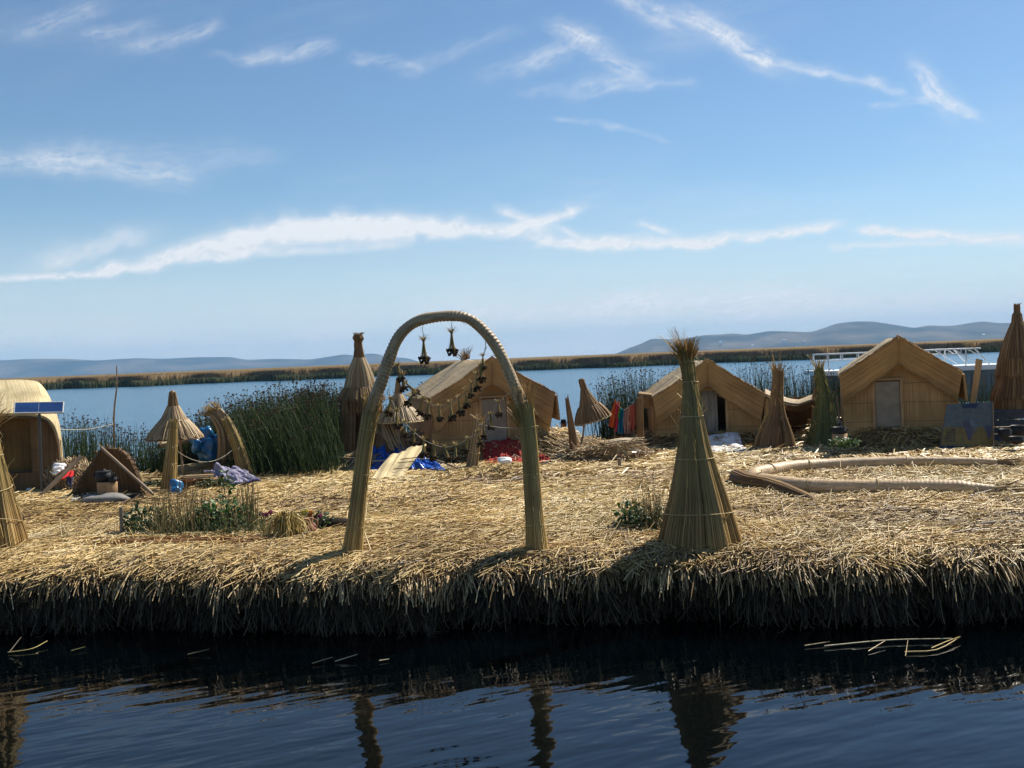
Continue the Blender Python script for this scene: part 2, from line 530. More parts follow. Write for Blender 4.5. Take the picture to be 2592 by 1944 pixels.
M['glass'] = plain('cabin window', (.02, .035, .045), .1, .6, .2)

def flatcol(name, c, rough=.7):
    return plain(name, c, rough, .2, .2, 8.)


# ------------------------------------------------------------------ high clouds
def vnoise(x, y, seed):
    r = np.random.default_rng(seed); N = 256
    tab = r.random((N, N))
    xi = np.floor(x).astype(int); yi = np.floor(y).astype(int)
    fx = x - xi; fy = y - yi
    fx = fx * fx * (3 - 2 * fx); fy = fy * fy * (3 - 2 * fy)
    g_ = lambda i, j: tab[i % N, j % N]
    return (g_(xi, yi) * (1 - fx) + g_(xi + 1, yi) * fx) * (1 - fy) + (g_(xi, yi + 1) * (1 - fx) + g_(xi + 1, yi + 1) * fx) * fy
def vfbm(x, y, seed, octv=5, gain=.55):
    o = 0; a = 1.; t = 0; ca, sa = math.cos(.6), math.sin(.6)
    for k in range(octv):
        o = o + a * vnoise(x, y, seed + k); t += a; a *= gain
        x, y = (x * ca - y * sa) * 2.03 + 11.3, (x * sa + y * ca) * 2.03 + 5.7
    return o / t

def clouds():
    # each stroke: px,py -> px,py, half width, strength (measured in the photograph, used as sky directions)
    S = [(105, 62, 234, 23, 26, .34), (246, 82, 345, 67, 18, .34), (351, 113, 521, 78, 18, .42), (60, 80, 420, 120, 36, .10),
         (640, 140, 814, 123, 17, .46), (545, 138, 660, 140, 12, .15), (905, 155, 1054, 170, 15, .30), (1054, 168, 1277, 94, 22, .20),
         (-60, 415, 176, 412, 40, .52), (150, 412, 410, 448, 42, .46), (400, 445, 660, 402, 34, .20), (120, 390, 560, 380, 36, .16),
         (-80, 716, 300, 690, 13, .9), (165, 660, 300, 622, 44, .55), (293, 688, 620, 648, 22, 1.0), (430, 655, 640, 610, 34, 1.0),
         (600, 615, 780, 592, 42, 1.1), (740, 600, 950, 588, 40, 1.1), (900, 592, 1120, 586, 38, 1.05), (1080, 592, 1330, 586, 30, 1.0),
         (1320, 585, 1428, 548, 22, .95), (1302, 545, 1350, 562, 17, .8), (620, 650, 1000, 622, 24, .5),
         (1385, 616, 1510, 626, 26, 1.0), (1440, 590, 1470, 605, 14, .6), (1500, 626, 1770, 622, 22, 1.05), (1740, 622, 2070, 582, 24, .95),
         (1648, 586, 1672, 588, 16, .9), (2190, 600, 2330, 606, 17, .85), (2330, 602, 2570, 610, 26, .95), (2130, 640, 2400, 628, 13, .6),
         (1570, -10, 1672, 52, 28, .62), (1672, 52, 1770, 50, 26, .22), (1755, 50, 1860, 110, 24, .62), (1850, 105, 1930, 148, 32, .85), (1720, 110, 1850, 90, 34, .16),
         (1925, 148, 2070, 178, 13, .62), (2065, 178, 2205, 204, 15, .48), (2200, 203, 2275, 232, 11, .42),
         (2342, 205, 2372, 240, 30, .85), (2365, 238, 2455, 284, 16, .75), (2340, 246, 2225, 264, 11, .42),
         (1425, 84, 1490, 110, 24, .75), (1370, 152, 1450, 108, 24, .5), (1240, 190, 1380, 160, 24, .2),
         (1545, 156, 1605, 182, 22, .62), (1490, 222, 1570, 205, 20, .5), (1560, 218, 1730, 205, 12, .28), (1340, 232, 1480, 226, 14, .2),
         (1420, 290, 1560, 315, 9, .26), (1560, 315, 1685, 354, 9, .26),
         (1100, 805, 1620, 775, 40, .75), (1550, 775, 2050, 755, 40, .9), (1200, 785, 2592, 815, 36, .55), (1900, 790, 2700, 778, 50, .75),
         (130, 905, 620, 885, 26, .42), (500, 882, 820, 880, 26, .48), (830, 850, 900, 842, 26, .5), (840, 872, 1010, 880, 28, .55),
         (1440, 850, 1560, 840, 30, .40), (1480, 880, 1700, 865, 26, .35), (1000, 905, 1500, 880, 26, .3), (-60, 860, 300, 832, 22, .34), (150, 878, 420, 850, 18, .3),
         (1400, 520, 1900, 505, 40, .10), (1500, 470, 2100, 500, 46, .06)]

    az = np.radians(np.linspace(-44, 44, 1101)); el = np.radians(np.linspace(-.6, 33, 421))
    AZ, EL = np.meshgrid(az, el)
    d = np.stack([np.sin(AZ) * np.cos(EL), np.cos(AZ) * np.cos(EL), np.sin(EL)], -1)
    u = d[..., 0] / d[..., 1] * FPX; v = d[..., 2] / d[..., 1] * FPX
    wx = (vfbm(u / 170, v / 120, 1, 3) - .5) * 46 + (vfbm(u / 44, v / 34, 9, 4) - .5) * 20
    wy = (vfbm(u / 170, v / 120, 21, 3) - .5) * 34 + (vfbm(u / 44, v / 34, 29, 4) - .5) * 20
    top = 30 * np.maximum(vfbm(u / 70, v / 60, 41) - .44, 0) * 1.7      # ragged tops, even undersides
    fine = vfbm((u + wx) / 17, (v + wy) / 15, 71, 5, .62)
    ca, sa = math.cos(.18), math.sin(.18)
    fu, fv = u * ca + v * sa, -u * sa + v * ca
    fib = vfbm(fu / 110 + wx / 60, fv / 9 + wy / 26, 61, 5, .6)
    acc = np.zeros_like(u)
    for i_, (x0, y0, x1, y1, w_, s_) in enumerate(S):
        r0, r1 = ray(x0, y0), ray(x1, y1)
        a = np.array([r0[0], r0[2]]) / r0[1] * FPX; b = np.array([r1[0], r1[2]]) / r1[1] * FPX
        band = 520 < y0 < 740
        qu, qv = (u + wx * .8, v + .3 * wy - top) if band else (u + wx, v + wy)
        ba = b - a; L_ = math.hypot(*ba); e = ba / L_
        al = (qu - a[0]) * e[0] + (qv - a[1]) * e[1]
        ac = -(qu - a[0]) * e[1] + (qv - a[1]) * e[0]
        over = np.maximum(np.maximum(-al, al - L_), 0)
        near = (np.abs(ac) < 4 * w_) & (over < 5 * w_)
        if not near.any(): continue
        al, ac, over = al[near], ac[near], over[near]
        soft = np.where(ac > 0, .82, .5) if band else np.where(ac > 0, 1.1, .9)
        d2 = (ac / (w_ * soft)) ** 2 + (over / (2.2 * w_)) ** 2
        body = np.exp(-d2 * 1.25)
        # fibres that fan out slightly from the stroke's own direction
        f1 = vfbm(al / 75 + ac / 40, ac / 5.5 - al / 55, 200 + i_, 4, .6)
        if band:
            k = body * s_ * 1.2 * np.clip(-.06 + .8 * fine[near] + .75 * f1, 0, 1.3)
        else:
            k = body * s_ * .95 * np.clip(f1 * 1.35 + fine[near] * .7 - .52, 0, 1.2)
        acc[near] = acc[near] + k * (1 - .75 * np.clip(acc[near], 0, 1))
    dens = np.clip(acc, 0, 1)
    dens = np.where(dens < .9, dens, .9 + .1 * np.tanh((dens - .9) * 5))
    veil = np.clip(vfbm(fu / 900, fv / 240, 91, 5) - .5, 0, 1) * .35 * np.clip(fib * 2 - .3, 0, 1)
    low = np.exp(-np.maximum(v, 0) / 95.) * np.clip(vfbm(u / 240, v / 34, 95, 5, .6) * 2.6 - .85, 0, 1) * .6
    dens = 1 - (1 - dens) * (1 - veil) * (1 - low)
    edge = np.clip((np.radians(44) - np.abs(AZ)) / np.radians(6), 0, 1) * np.clip((np.radians(33) - EL) / np.radians(3), 0, 1)
    dens = np.clip(dens * edge, 0, .95)
    m, g, bs, out = newmat('cloud light')
    at = g.n('ShaderNodeAttribute', attribute_name='rnd')
    em = g.n('ShaderNodeEmission'); em.inputs['Color'].default_value = (.955, .975, 1, 1); em.inputs['Strength'].default_value = CLOUD
    tr = g.n('ShaderNodeBsdfTransparent'); mx = g.n('ShaderNodeMixShader')
    g.l(at.outputs['Fac'], mx.inputs[0]); g.l(tr.outputs[0], mx.inputs[1]); g.l(em.outputs[0], mx.inputs[2]); g.l(mx.outputs[0], out.inputs['Surface'])
    tag(MB().grid(d * 12500. + np.array([0, 0, EYE]), None, dens).build('sky', m), kind='structure')
clouds()

# ------------------------------------------------------------------ the lake, island, far shore
MOUNDS = [(-.55, 24.9, 2.1, 2.3, .30), (4.7, 25.9, 1.9, 2.2, .22), (8.95, 24.1, 1.9, 2.3, .36), (-3.3, 24.0, 1.35, 1.6, .27), (1.25, 24.0, .95, 1.2, .20), (6.9, 24.8, .8, 1.2, .10)]
def edge_y(x):
    x = np.asarray(x, float)
    return 11.35 - .09 * x + .15 * np.sin(x * 1.1 + .6) + .07 * np.sin(x * 2.9 + 2.) + .06 * np.sin(x * 6.3) + .04 * np.sin(x * 11.7 + 1)
def back_y(x):
    x = np.asarray(x, float)
    k = np.clip((x + 5.2) / 1.6, 0, 1)
    return 22.6 + (28.0 - 22.6) * k * k * (3 - 2 * k)
def gz(x, y):
    x = np.asarray(x, float); y = np.asarray(y, float)
    z = G + .022 * sfbm(x, y, 5, 1.1, 4)
    for (cx, cy, rx, ry, h) in MOUNDS:
        d = np.sqrt(((x - cx) / rx) ** 2 + ((y - cy) / ry) ** 2)
        k = np.clip((1.12 - d) / .28, 0, 1)
        z = z + h * k * k * (3 - 2 * k)
    e = np.clip((y - edge_y(x)) / .5, 0, 1)
    z = z - .10 * (1 - e) ** 2
    return z

def build_water():
    m, g, bs, out = newmat('lake water')
    bs.inputs['Base Color'].default_value = (.0005, .002, .0025, 1)
    bs.inputs['IOR'].default_value = 1.45
    tc = g.n('ShaderNodeTexCoord').outputs['Object']
    sp_ = g.n('ShaderNodeSeparateXYZ'); g.l(tc, sp_.inputs[0])
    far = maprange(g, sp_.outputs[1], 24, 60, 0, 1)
    def nz(sc, det, rotz=0.):
        m0 = g.n('ShaderNodeMapping'); m0.inputs['Rotation'].default_value = (0, 0, -rotz); g.l(tc, m0.inputs[0])
        mp = g.n('ShaderNodeMapping'); mp.inputs['Scale'].default_value = sc; g.l(m0.outputs[0], mp.inputs[0])
        t = g.n('ShaderNodeTexNoise'); t.inputs['Scale'].default_value = 1.0; t.inputs['Detail'].default_value = det
        g.l(mp.outputs[0], t.inputs['Vector'])
        return t.outputs['Fac']
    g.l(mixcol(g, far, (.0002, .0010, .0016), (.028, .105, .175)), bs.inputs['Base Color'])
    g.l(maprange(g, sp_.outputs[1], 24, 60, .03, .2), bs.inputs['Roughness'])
    calm = g.math('ADD', g.math('MULTIPLY', nz((.8, 2.3, 1), 2, .42), .8), g.math('MULTIPLY', nz((1.3, 3.4, 1), 2, .2), .10))
    rough = g.math('ADD', nz((.22, 1.3, 1), 3, .05), g.math('MULTIPLY', nz((.8, 4., 1), 3, -.08), .35))
    b1 = g.n('ShaderNodeBump'); b1.inputs['Distance'].default_value = .042
    b1.inputs['Strength'].default_value = .62
    g.l(calm, b1.inputs['Height'])
    b2 = g.n('ShaderNodeBump'); b2.inputs['Distance'].default_value = .2
    g.l(far, b2.inputs['Strength'])
    g.l(rough, b2.inputs['Height']); g.l(b1.outputs[0], b2.inputs['Normal'])
    g.l(b2.outputs[0], bs.inputs['Normal'])
    mb = MB()
    n = 7400.
    mb.add([(-n, -60, 0), (n, -60, 0), (n, n, 0), (-n, n, 0)], [[0, 1, 2, 3]], None, .5, 0, False)
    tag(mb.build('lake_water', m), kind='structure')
build_water()

def build_ground():
    m, g, bs, out = newmat('matted reed ground')
    n1 = noise(g, 9., 6, sc=(1, 2.4, 1)); n2 = noise(g, 1.2, 4)
    n3 = noise(g, 60., 3, sc=(1., .25, 1))
    c = ramp(g, g.math('ADD', g.math('MULTIPLY', n1, .5), g.math('MULTIPLY', n3, .5)), [(.06, .035, .015), (.20, .125, .05), (.34, .235, .10)], [.35, .52, .68])
    c = mulcol(g, c, maprange(g, n2, .3, .7, .75, 1.15))
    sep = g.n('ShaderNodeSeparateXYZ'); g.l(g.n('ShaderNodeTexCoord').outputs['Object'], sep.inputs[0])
    wet_shade = maprange(g, sep.outputs[2], .25, .85, 1, 0)
    c = mixcol(g, wet_shade, c, (.012, .009, .006))  # soaked wall, bank shade painted in darker towards the water
    g.l(c, bs.inputs['Base Color'])
    b = g.n('ShaderNodeBump'); b.inputs['Strength'].default_value = .8; b.inputs['Distance'].default_value = .04
    g.l(n1, b.inputs['Height']); g.l(b.outputs[0], bs.inputs['Normal'])
    bs.inputs['Roughness'].default_value = .85
    xs = np.linspace(-20, 20, 321)
    vs = np.r_[np.linspace(0, .04, 5), np.linspace(.05, 1, 110)]
    X = np.broadcast_to(xs[None], (len(vs), len(xs)))
    Y = edge_y(X) + vs[:, None] * (back_y(X) - edge_y(X))
    Z = gz(X, Y)
    top = np.stack([X, Y, Z], -1)
    fr = []
    for dz, dy in ((-.75, .55), (-.5, .42), (-.35, .28), (-.2, .12), (-.08, .02)):
        q = top[0].copy(); q[:, 2] = G + dz; q[:, 1] += dy + .05 * np.sin(q[:, 0] * 5 + dz * 9)
        fr.append(q)
    fr = np.array(fr)
    bk = top[-1].copy(); bk[:, 2] = -.5; bk[:, 1] += .3
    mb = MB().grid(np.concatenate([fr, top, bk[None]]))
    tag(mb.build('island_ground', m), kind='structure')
build_ground()

def scatter():
    L = []; Wd = []; Rn = []
    mb = MB()
    zones = [(10.4, 12.6, 1250, .0115, (.22, .66)), (12.6, 15, 900, .0125, (.22, .64)), (15, 18.5, 560, .0155, (.22, .6)), (18.5, 23, 300, .021, (.25, .6)), (23, 28, 160, .028, (.25, .6))]
    for (y0, y1, dens, w, (l0, l1)) in zones:
        hx = y1 * .53 + 1.2
        n = int((y1 - y0) * 2 * hx * dens)
        x = rng.uniform(-hx, hx, n); y = rng.uniform(y0, y1, n)
        ok = (y > edge_y(x) - .04) & (y < back_y(x) - .15)
        x, y = x[ok], y[ok]; n = len(x)
        patch = sfbm(x, y, 21, .9, 3)
        damp = np.clip(sfbm(x * .7, y, 77, .75, 4) - .28, 0, .6)
        keep = rng.random(n) > damp * .9
        x, y, patch, damp = x[keep], y[keep], patch[keep], damp[keep]; n = len(x)
        th = rng.uniform(0, np.pi, n) * .55 + rng.normal(0, .5, n) + .9 * sfbm(x, y, 31, .8, 2)
        ln = rng.uniform(l0, l1, n) * rng.choice([.6, 1., 1.35], n, p=[.35, .5, .15])
        tilt = rng.normal(0, .085, n)
        up = rng.random(n) < .03
        tilt[up] += rng.uniform(.15, .6, up.sum())
        d = np.stack([np.cos(th) * np.cos(tilt), np.sin(th) * np.cos(tilt), np.sin(tilt)], -1)
        bend = rng.normal(0, .07, n)
        z = gz(x, y) + rng.uniform(.004, .085 if y0 < 15 else .06, n)
        c = np.stack([x, y, z], -1)
        side = np.stack([-np.sin(th), np.cos(th), 0 * th], -1)
        a = c - d * ln[:, None] / 2; b = c + d * ln[:, None] / 2
        mid = c + side * (bend * ln)[:, None] + np.array([0, 0, 1.]) * (np.abs(rng.normal(0, .02, n)))[:, None]
        # keep the ends out of the ground
        for e in (a, b):
            gzv = gz(e[:, 0], np.maximum(e[:, 1], edge_y(e[:, 0])))
            e[:, 2] = np.where(e[:, 1] > edge_y(e[:, 0]) + .05, np.maximum(e[:, 2], gzv - .015), e[:, 2] - .02)
        r = np.clip(rng.beta(2.2, 1.8, n) + .26 * patch - .02 - .7 * damp, 0, 1)
        mb.strands(np.stack([a, mid, b], 1), w * rng.uniform(.6, 1.35, n), r, 2 if y0 > 15 else 3)
    o = mb.build('straw_litter', M['litter'])
    tag(o, 'loose cut reeds strewn all over the island', 'straw', kind='stuff')

    # fringe that spills over the front edge: clumps of short stems
    k = 6
    def droop(x, y0, z0, d, ln, drp, w, rn, sides=3):
        n = len(x); pts = np.zeros((n, k, 3)); pts[:, 0] = np.stack([x, y0, z0], -1)
        for i in range(1, k):
            over = pts[:, i - 1, 1] < edge_y(pts[:, i - 1, 0]) + .10
            d = nrm(d + np.array([0, 0, -1.]) * (drp * np.where(over, 1., .1))[:, None])
            pts[:, i] = pts[:, i - 1] + d * (ln / (k - 1))[:, None]
        pts[:, :, 2] = np.maximum(pts[:, :, 2], .012)
        mb.strands(pts, w, rn, sides)
    mb = MB()
    n = 11000
    x = rng.uniform(-8.4, 8.4, n); y0 = edge_y(x) + rng.uniform(.0, .40, n); z0 = gz(x, y0) + rng.uniform(-.03, .06, n)
    az = rng.normal(0, .6, n)
    droop(x, y0, z0, nrm(np.stack([np.sin(az), -np.cos(az), rng.normal(.0, .12, n)], -1)), rng.uniform(.14, .42, n), rng.uniform(.08, .4, n), .0125 * rng.uniform(.55, 1.25, n), np.clip(rng.beta(2.2, 1.7, n), 0, 1))
    # clumps that stick out of the face at all heights, bank shade coloured into the lower stems
    for c_ in range(340):
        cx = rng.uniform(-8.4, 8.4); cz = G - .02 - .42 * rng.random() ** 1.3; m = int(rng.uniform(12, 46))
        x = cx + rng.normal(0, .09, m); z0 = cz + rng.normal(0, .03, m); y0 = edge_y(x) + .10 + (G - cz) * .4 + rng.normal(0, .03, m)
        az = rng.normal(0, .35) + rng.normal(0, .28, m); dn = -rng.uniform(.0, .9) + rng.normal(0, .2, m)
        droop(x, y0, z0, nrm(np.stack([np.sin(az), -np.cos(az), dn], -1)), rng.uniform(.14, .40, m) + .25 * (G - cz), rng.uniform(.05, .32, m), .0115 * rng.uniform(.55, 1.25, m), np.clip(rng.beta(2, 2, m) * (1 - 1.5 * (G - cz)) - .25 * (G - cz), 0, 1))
    # long sunlit locks over the rim
    for c_ in range(60):
        cx = rng.uniform(-8.4, 8.4); m = int(rng.uniform(6, 26))
        x = cx + rng.normal(0, .10, m); y0 = edge_y(x) + rng.uniform(-.02, .18, m); z0 = gz(x, np.maximum(y0, edge_y(x))) + rng.uniform(-.02, .05, m)
        az = rng.normal(0, .3) + rng.normal(0, .2, m)
        droop(x, y0, z0, nrm(np.stack([np.sin(az), -np.cos(az), rng.normal(.08, .12, m)], -1)), rng.uniform(.24, .56, m), rng.uniform(.14, .36, m), .0125 * rng.uniform(.6, 1.25, m), np.clip(rng.beta(3, 1.6, m), 0, 1))
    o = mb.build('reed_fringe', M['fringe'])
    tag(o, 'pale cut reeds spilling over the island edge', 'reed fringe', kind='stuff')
    # long ones hanging down to the water, in bunches
    mb = MB()
    for c_ in range(430):
        cx = rng.uniform(-8.4, 8.4); m = int(rng.uniform(5, 30)); sp_ = rng.uniform(.04, .16); L = rng.uniform(.22, .62)
        x = cx + rng.normal(0, sp_, m); z0 = G - rng.uniform(.04, .30) + rng.normal(0, .05, m); y0 = edge_y(x) + .02 + rng.normal(0, .05, m)
        ln = np.clip(L * rng.uniform(.5, 1.15, m), .1, .8)
        d = nrm(np.stack([rng.normal(0, .14) + rng.normal(0, .18, m), -rng.uniform(.1, .55, m), -np.ones(m)], -1))
        pts = np.zeros((m, k, 3)); pts[:, 0] = np.stack([x, y0, z0], -1); cv = rng.normal(0, .14, m)
        for i in range(1, k):
            d = nrm(d + np.stack([cv, 0 * cv, -.12 + 0 * cv], -1) * .6); pts[:, i] = pts[:, i - 1] + d * (ln / (k - 1))[:, None]
        pts[:, :, 2] = np.maximum(pts[:, :, 2], .012)
        mb.strands(pts, .011 * rng.uniform(.5, 1.2, m), np.clip(rng.beta(1.7, 2.0, m), 0, 1), 3)
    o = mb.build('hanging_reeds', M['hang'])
    tag(o, 'reeds with bank shade in their colour, hanging down to the dark water', 'reed fringe', kind='stuff')
    # matted old wall under the fringe
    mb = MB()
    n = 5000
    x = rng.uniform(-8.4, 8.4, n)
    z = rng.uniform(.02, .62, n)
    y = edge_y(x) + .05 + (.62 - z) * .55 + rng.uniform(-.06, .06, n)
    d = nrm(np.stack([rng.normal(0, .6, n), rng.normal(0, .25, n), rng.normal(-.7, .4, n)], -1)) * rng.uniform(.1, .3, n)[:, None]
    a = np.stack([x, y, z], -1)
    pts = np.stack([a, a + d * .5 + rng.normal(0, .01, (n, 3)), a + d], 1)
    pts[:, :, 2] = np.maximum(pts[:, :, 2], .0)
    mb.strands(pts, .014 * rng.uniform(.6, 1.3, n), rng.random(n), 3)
    tag(mb.build('old_reed_layers', M['wet_shade']), 'matted old reeds coloured shade dark below the island edge', 'old reeds', kind='stuff')
scatter()

def floating_stems():
    def stem(pts, w, lab, mat='fringe', r=.8):
        p = np.array([P(a, b, z) for (a, b, z) in pts])
        mb = MB(); pp = smooth(p, 10)
        mb.tube(pp, np.linspace(w, w * .6, 10) * .42, 6, True, r)
        o = mb.build('floating_stem', M[mat], origin=p[0])
        tag(o, lab, 'reed stem', 'stems afloat below the island edge')
    stem([(20, 1651, .02), (80, 1642, .03), (120, 1622, .05)], .012, 'yellow green stem afloat near the corner of the dark water', 'yellow')
    stem([(24, 1650, .03), (54, 1612, .16)], .011, 'short pale stem poking steeply out of the dark water', 'fringe', 1)
    stem([(180, 1647, .02), (216, 1637, .03)], .010, 'short greenish stem afloat beside a hanging stem', 'greenb')
    stem([(475, 1656, .02), (530, 1643, .05)], .009, 'thin stem with bright damp tip on dark water')
    stem([(790, 1679, .02), (842, 1663, .04)], .010, 'thin dark stem afloat in front of the arch')
    stem([(848, 1674, .02), (905, 1656, .05)], .013, 'broken pale stem glinting on the water before the arch', 'fringe', 1)
    stem([(960, 1672, .02), (985, 1668, .02)], .012, 'short bright stem end on the water under the arch', 'fringe', 1)
    stem([(2037, 1634, .02), (2100, 1624, .03)], .012, 'short stem lying beside the long floating stem')
    stem([(2087, 1635, .02), (2250, 1620, .03), (2410, 1616, .03)], .016, 'longest pale stem afloat below the tall sheaf side', 'fringe', 1)
    stem([(2198, 1648, .02), (2240, 1622, .05)], .012, 'slanted stem crossing the long floating stem')
    stem([(2292, 1660, .02), (2298, 1620, .05)], .008, 'thin upright stem at the end of the bent leaf')
    stem([(2290, 1650, .02), (2370, 1645, .02), (2425, 1615, .04), (2430, 1610, .05)], .018, 'bent orange stem floating at the right', 'tuft', .9)
    stem([(2358, 1640, .03), (2400, 1622, .05), (2428, 1612, .05)], .013, 'ochre stem alongside the bent orange stem', 'yellow', .2)
floating_stems()

def hills():
    m, g, bs, out = newmat('dry hillside')
    n1 = noise(g, .0022, 6); n2 = noise(g, .012, 5)
    c = ramp(g, n1, [(.015, .022, .012), (.06, .058, .035), (.14, .11, .07)], [.38, .5, .62])
    c = mulcol(g, c, maprange(g, n2, .3, .7, .7, 1.2))
    g.l(c, bs.inputs['Base Color']); bs.inputs['Roughness'].default_value = .95; bs.inputs['Specular IOR Level'].default_value = .05
    def ridge(pts, D, name, seed, span):
        pts = np.array(pts, float)
        px = np.linspace(pts[0, 0], pts[-1, 0], 420)
        py = np.interp(px, pts[:, 0], pts[:, 1])
        ker = np.ones(7) / 7
        py = np.r_[py[:3], np.convolve(py, ker, 'valid'), py[-3:]]
        cr_ = np.array([Q(a, b, D) for a, b in zip(px, py)])
        ts = np.linspace(-1, 1, 60)
        X, Y, Z = [], [], []
        for t in ts:
            yy = D + t * span
            xx = cr_[:, 0] * yy / D
            base = np.cos(np.pi * t / 2) ** 1.1 if t <= 0 else np.cos(np.pi * t / 2) ** 1.1
            nz = sfbm(cr_[:, 0] * .007 , np.full_like(xx, t * 5.), seed, 1.6, 5)
            zz = cr_[:, 2] * np.clip(base * (1 + .30 * nz * (1 - base)), 0, None) - 6 * (1 - base)
            lim = 1 + (yy / D - 1) * .3 if t < 0 else 1
            X.append(xx); Y.append(np.full_like(xx, yy)); Z.append(np.minimum(zz, cr_[:, 2] * min(1, yy / D)))
        mb = MB().grid(np.stack([np.array(X), np.array(Y), np.array(Z)], -1))
        tag(mb.build(name, m), kind='structure')
    s_ = .5859
    R = [(430, 1534), (470, 1520), (500, 1505), (560, 1485), (600, 1463), (660, 1464), (720, 1468), (790, 1455), (830, 1447), (900, 1445), (960, 1440), (1010, 1447), (1110, 1430), (1200, 1432), (1290, 1435), (1340, 1420), (1400, 1398), (1490, 1388), (1560, 1389), (1650, 1402), (1740, 1417), (1800, 1405), (1850, 1408), (1900, 1408), (2000, 1392), (2040, 1388), (2100, 1396), (2160, 1395), (2212, 1390), (2400, 1380), (2700, 1400), (3000, 1380)]
    ridge([(1296 + a * s_, b * s_) for a, b in R], 4700., 'far_hills_east', 3, 900.)
    Lh = [(-900, 1560), (-400, 1548), (0, 1557), (130, 1550), (280, 1550), (420, 1557), (580, 1547), (700, 1550), (850, 1543), (1000, 1542), (1060, 1555), (1180, 1550), (1340, 1553), (1490, 1530), (1540, 1538), (1610, 1525), (1690, 1545), (1750, 1545), (1790, 1556), (1830, 1569)]
    ridge([(a * s_, b * s_) for a, b in Lh], 6200., 'far_hills_west', 9, 800.)
hills()

def far_reeds():
    Y0 = 229.
    mb = MB()
    ys = np.r_[np.linspace(Y0 + 1.5, Y0 + 40, 24), np.linspace(Y0 + 50, 1500, 40)]
    us = np.linspace(-.66, .66, 260)
    X = us[None] * ys[:, None]; Yg = ys[:, None] + 4 * np.sin(us[None] * 40) + 3 * np.sin(us[None] * 97 + 1)
    Z = 2.35 + .10 * sfbm(X, Yg, 8, .12, 4) + np.clip((ys[:, None] - Y0) / 500, 0, 1) * .38
    first = np.stack([X[0], Yg[0], np.zeros_like(X[0])], -1)[None]
    mb.grid(np.concatenate([first, np.stack([X, Yg, Z], -1)]), rnd=.35)
    n = 26000
    u_ = rng.uniform(-.6, .6, n); dy = rng.random(n) ** 2 * 60 + 1.2
    y = Y0 + dy; x = u_ * y; y = y + 4 * np.sin(u_ * 40) + 3 * np.sin(u_ * 97 + 1)
    h = rng.uniform(2.2, 2.66, n) + .12 * sfbm(x, y, 13, .2, 3)
    a = np.stack([x, y, np.where(dy < 3, .2, 1.4)], -1)
    b = np.stack([x + rng.normal(0, .12, n), y, h], -1)
    mb.strands(np.stack([a, (a + b) / 2, b], 1), rng.uniform(.10, .24, n), np.clip(rng.beta(2, 2, n) + .15 * sfbm(x, y, 3, .05, 2), 0, 1), 3, [1, .9, .35])
    tag(mb.build('ripe_reed_bed', M['farbrown']), 'wide bed of ripe brown reeds across the water', 'reed bed', kind='stuff')
    mb = MB()
    n = 15000
    u_ = rng.uniform(-.6, .6, n)
    y = Y0 + rng.uniform(-1.6, 1.6, n); x = u_ * y; y = y + 4 * np.sin(u_ * 40) + 3 * np.sin(u_ * 97 + 1)
    h = rng.uniform(.75, 1.35, n) + .28 * sfbm(x, 0 * x, 19, .12, 4) + .1
    a = np.stack([x, y, 0 * x - .05], -1); b = np.stack([x + rng.normal(0, .1, n), y, h], -1)
    mb.strands(np.stack([a, (a + b) / 2, b], 1), rng.uniform(.12, .26, n), np.clip(rng.beta(2, 2, n) + .25 * sfbm(x, 0 * x, 23, .2, 3), 0, 1), 3, [1, .9, .4])
    tag(mb.build('green_reed_margin', M['fargreen']), 'band of shorter green reeds along the far bed', 'reed bed', kind='stuff')
far_reeds()

def far_houses():
    spots = [(1660, 903), (1690, 898), (1715, 876), (1760, 901), (1812, 896), (1823, 870), (1935, 893), (1985, 866), (2035, 868), (2047, 885), (2120, 878), (2345, 862), (2480, 856), (2490, 852), (2560, 843), (1905, 879)]
    for i, (px, py) in enumerate(spots):
        r_ = np.random.default_rng(i)
        c = Q(px, py - 2, 3990.)
        c[2] = max(c[2], 6)
        w, d, h = r_.uniform(6, 10), r_.uniform(5, 7), r_.uniform(4, 6)
        mb = MB().box(c + np.array([0, 0, h / 2 - 4]), (w / 2, d / 2, h / 2 + 4))
        t = h
        mb.add([c + np.array(q) for q in ((-w / 2, -d / 2, t), (w / 2, -d / 2, t), (w / 2, 0, t + 2), (-w / 2, 0, t + 2), (w / 2, d / 2, t), (-w / 2, d / 2, t))], [[0, 1, 2, 3], [3, 2, 4, 5]], None, .5, 0, False)
        o = mb.build('hillside_house', M['white'], origin=c)
        tag(o, 'tiny white house on the far hillside beyond the reed bed', 'house', 'white houses dotted on the far hills')
far_houses()

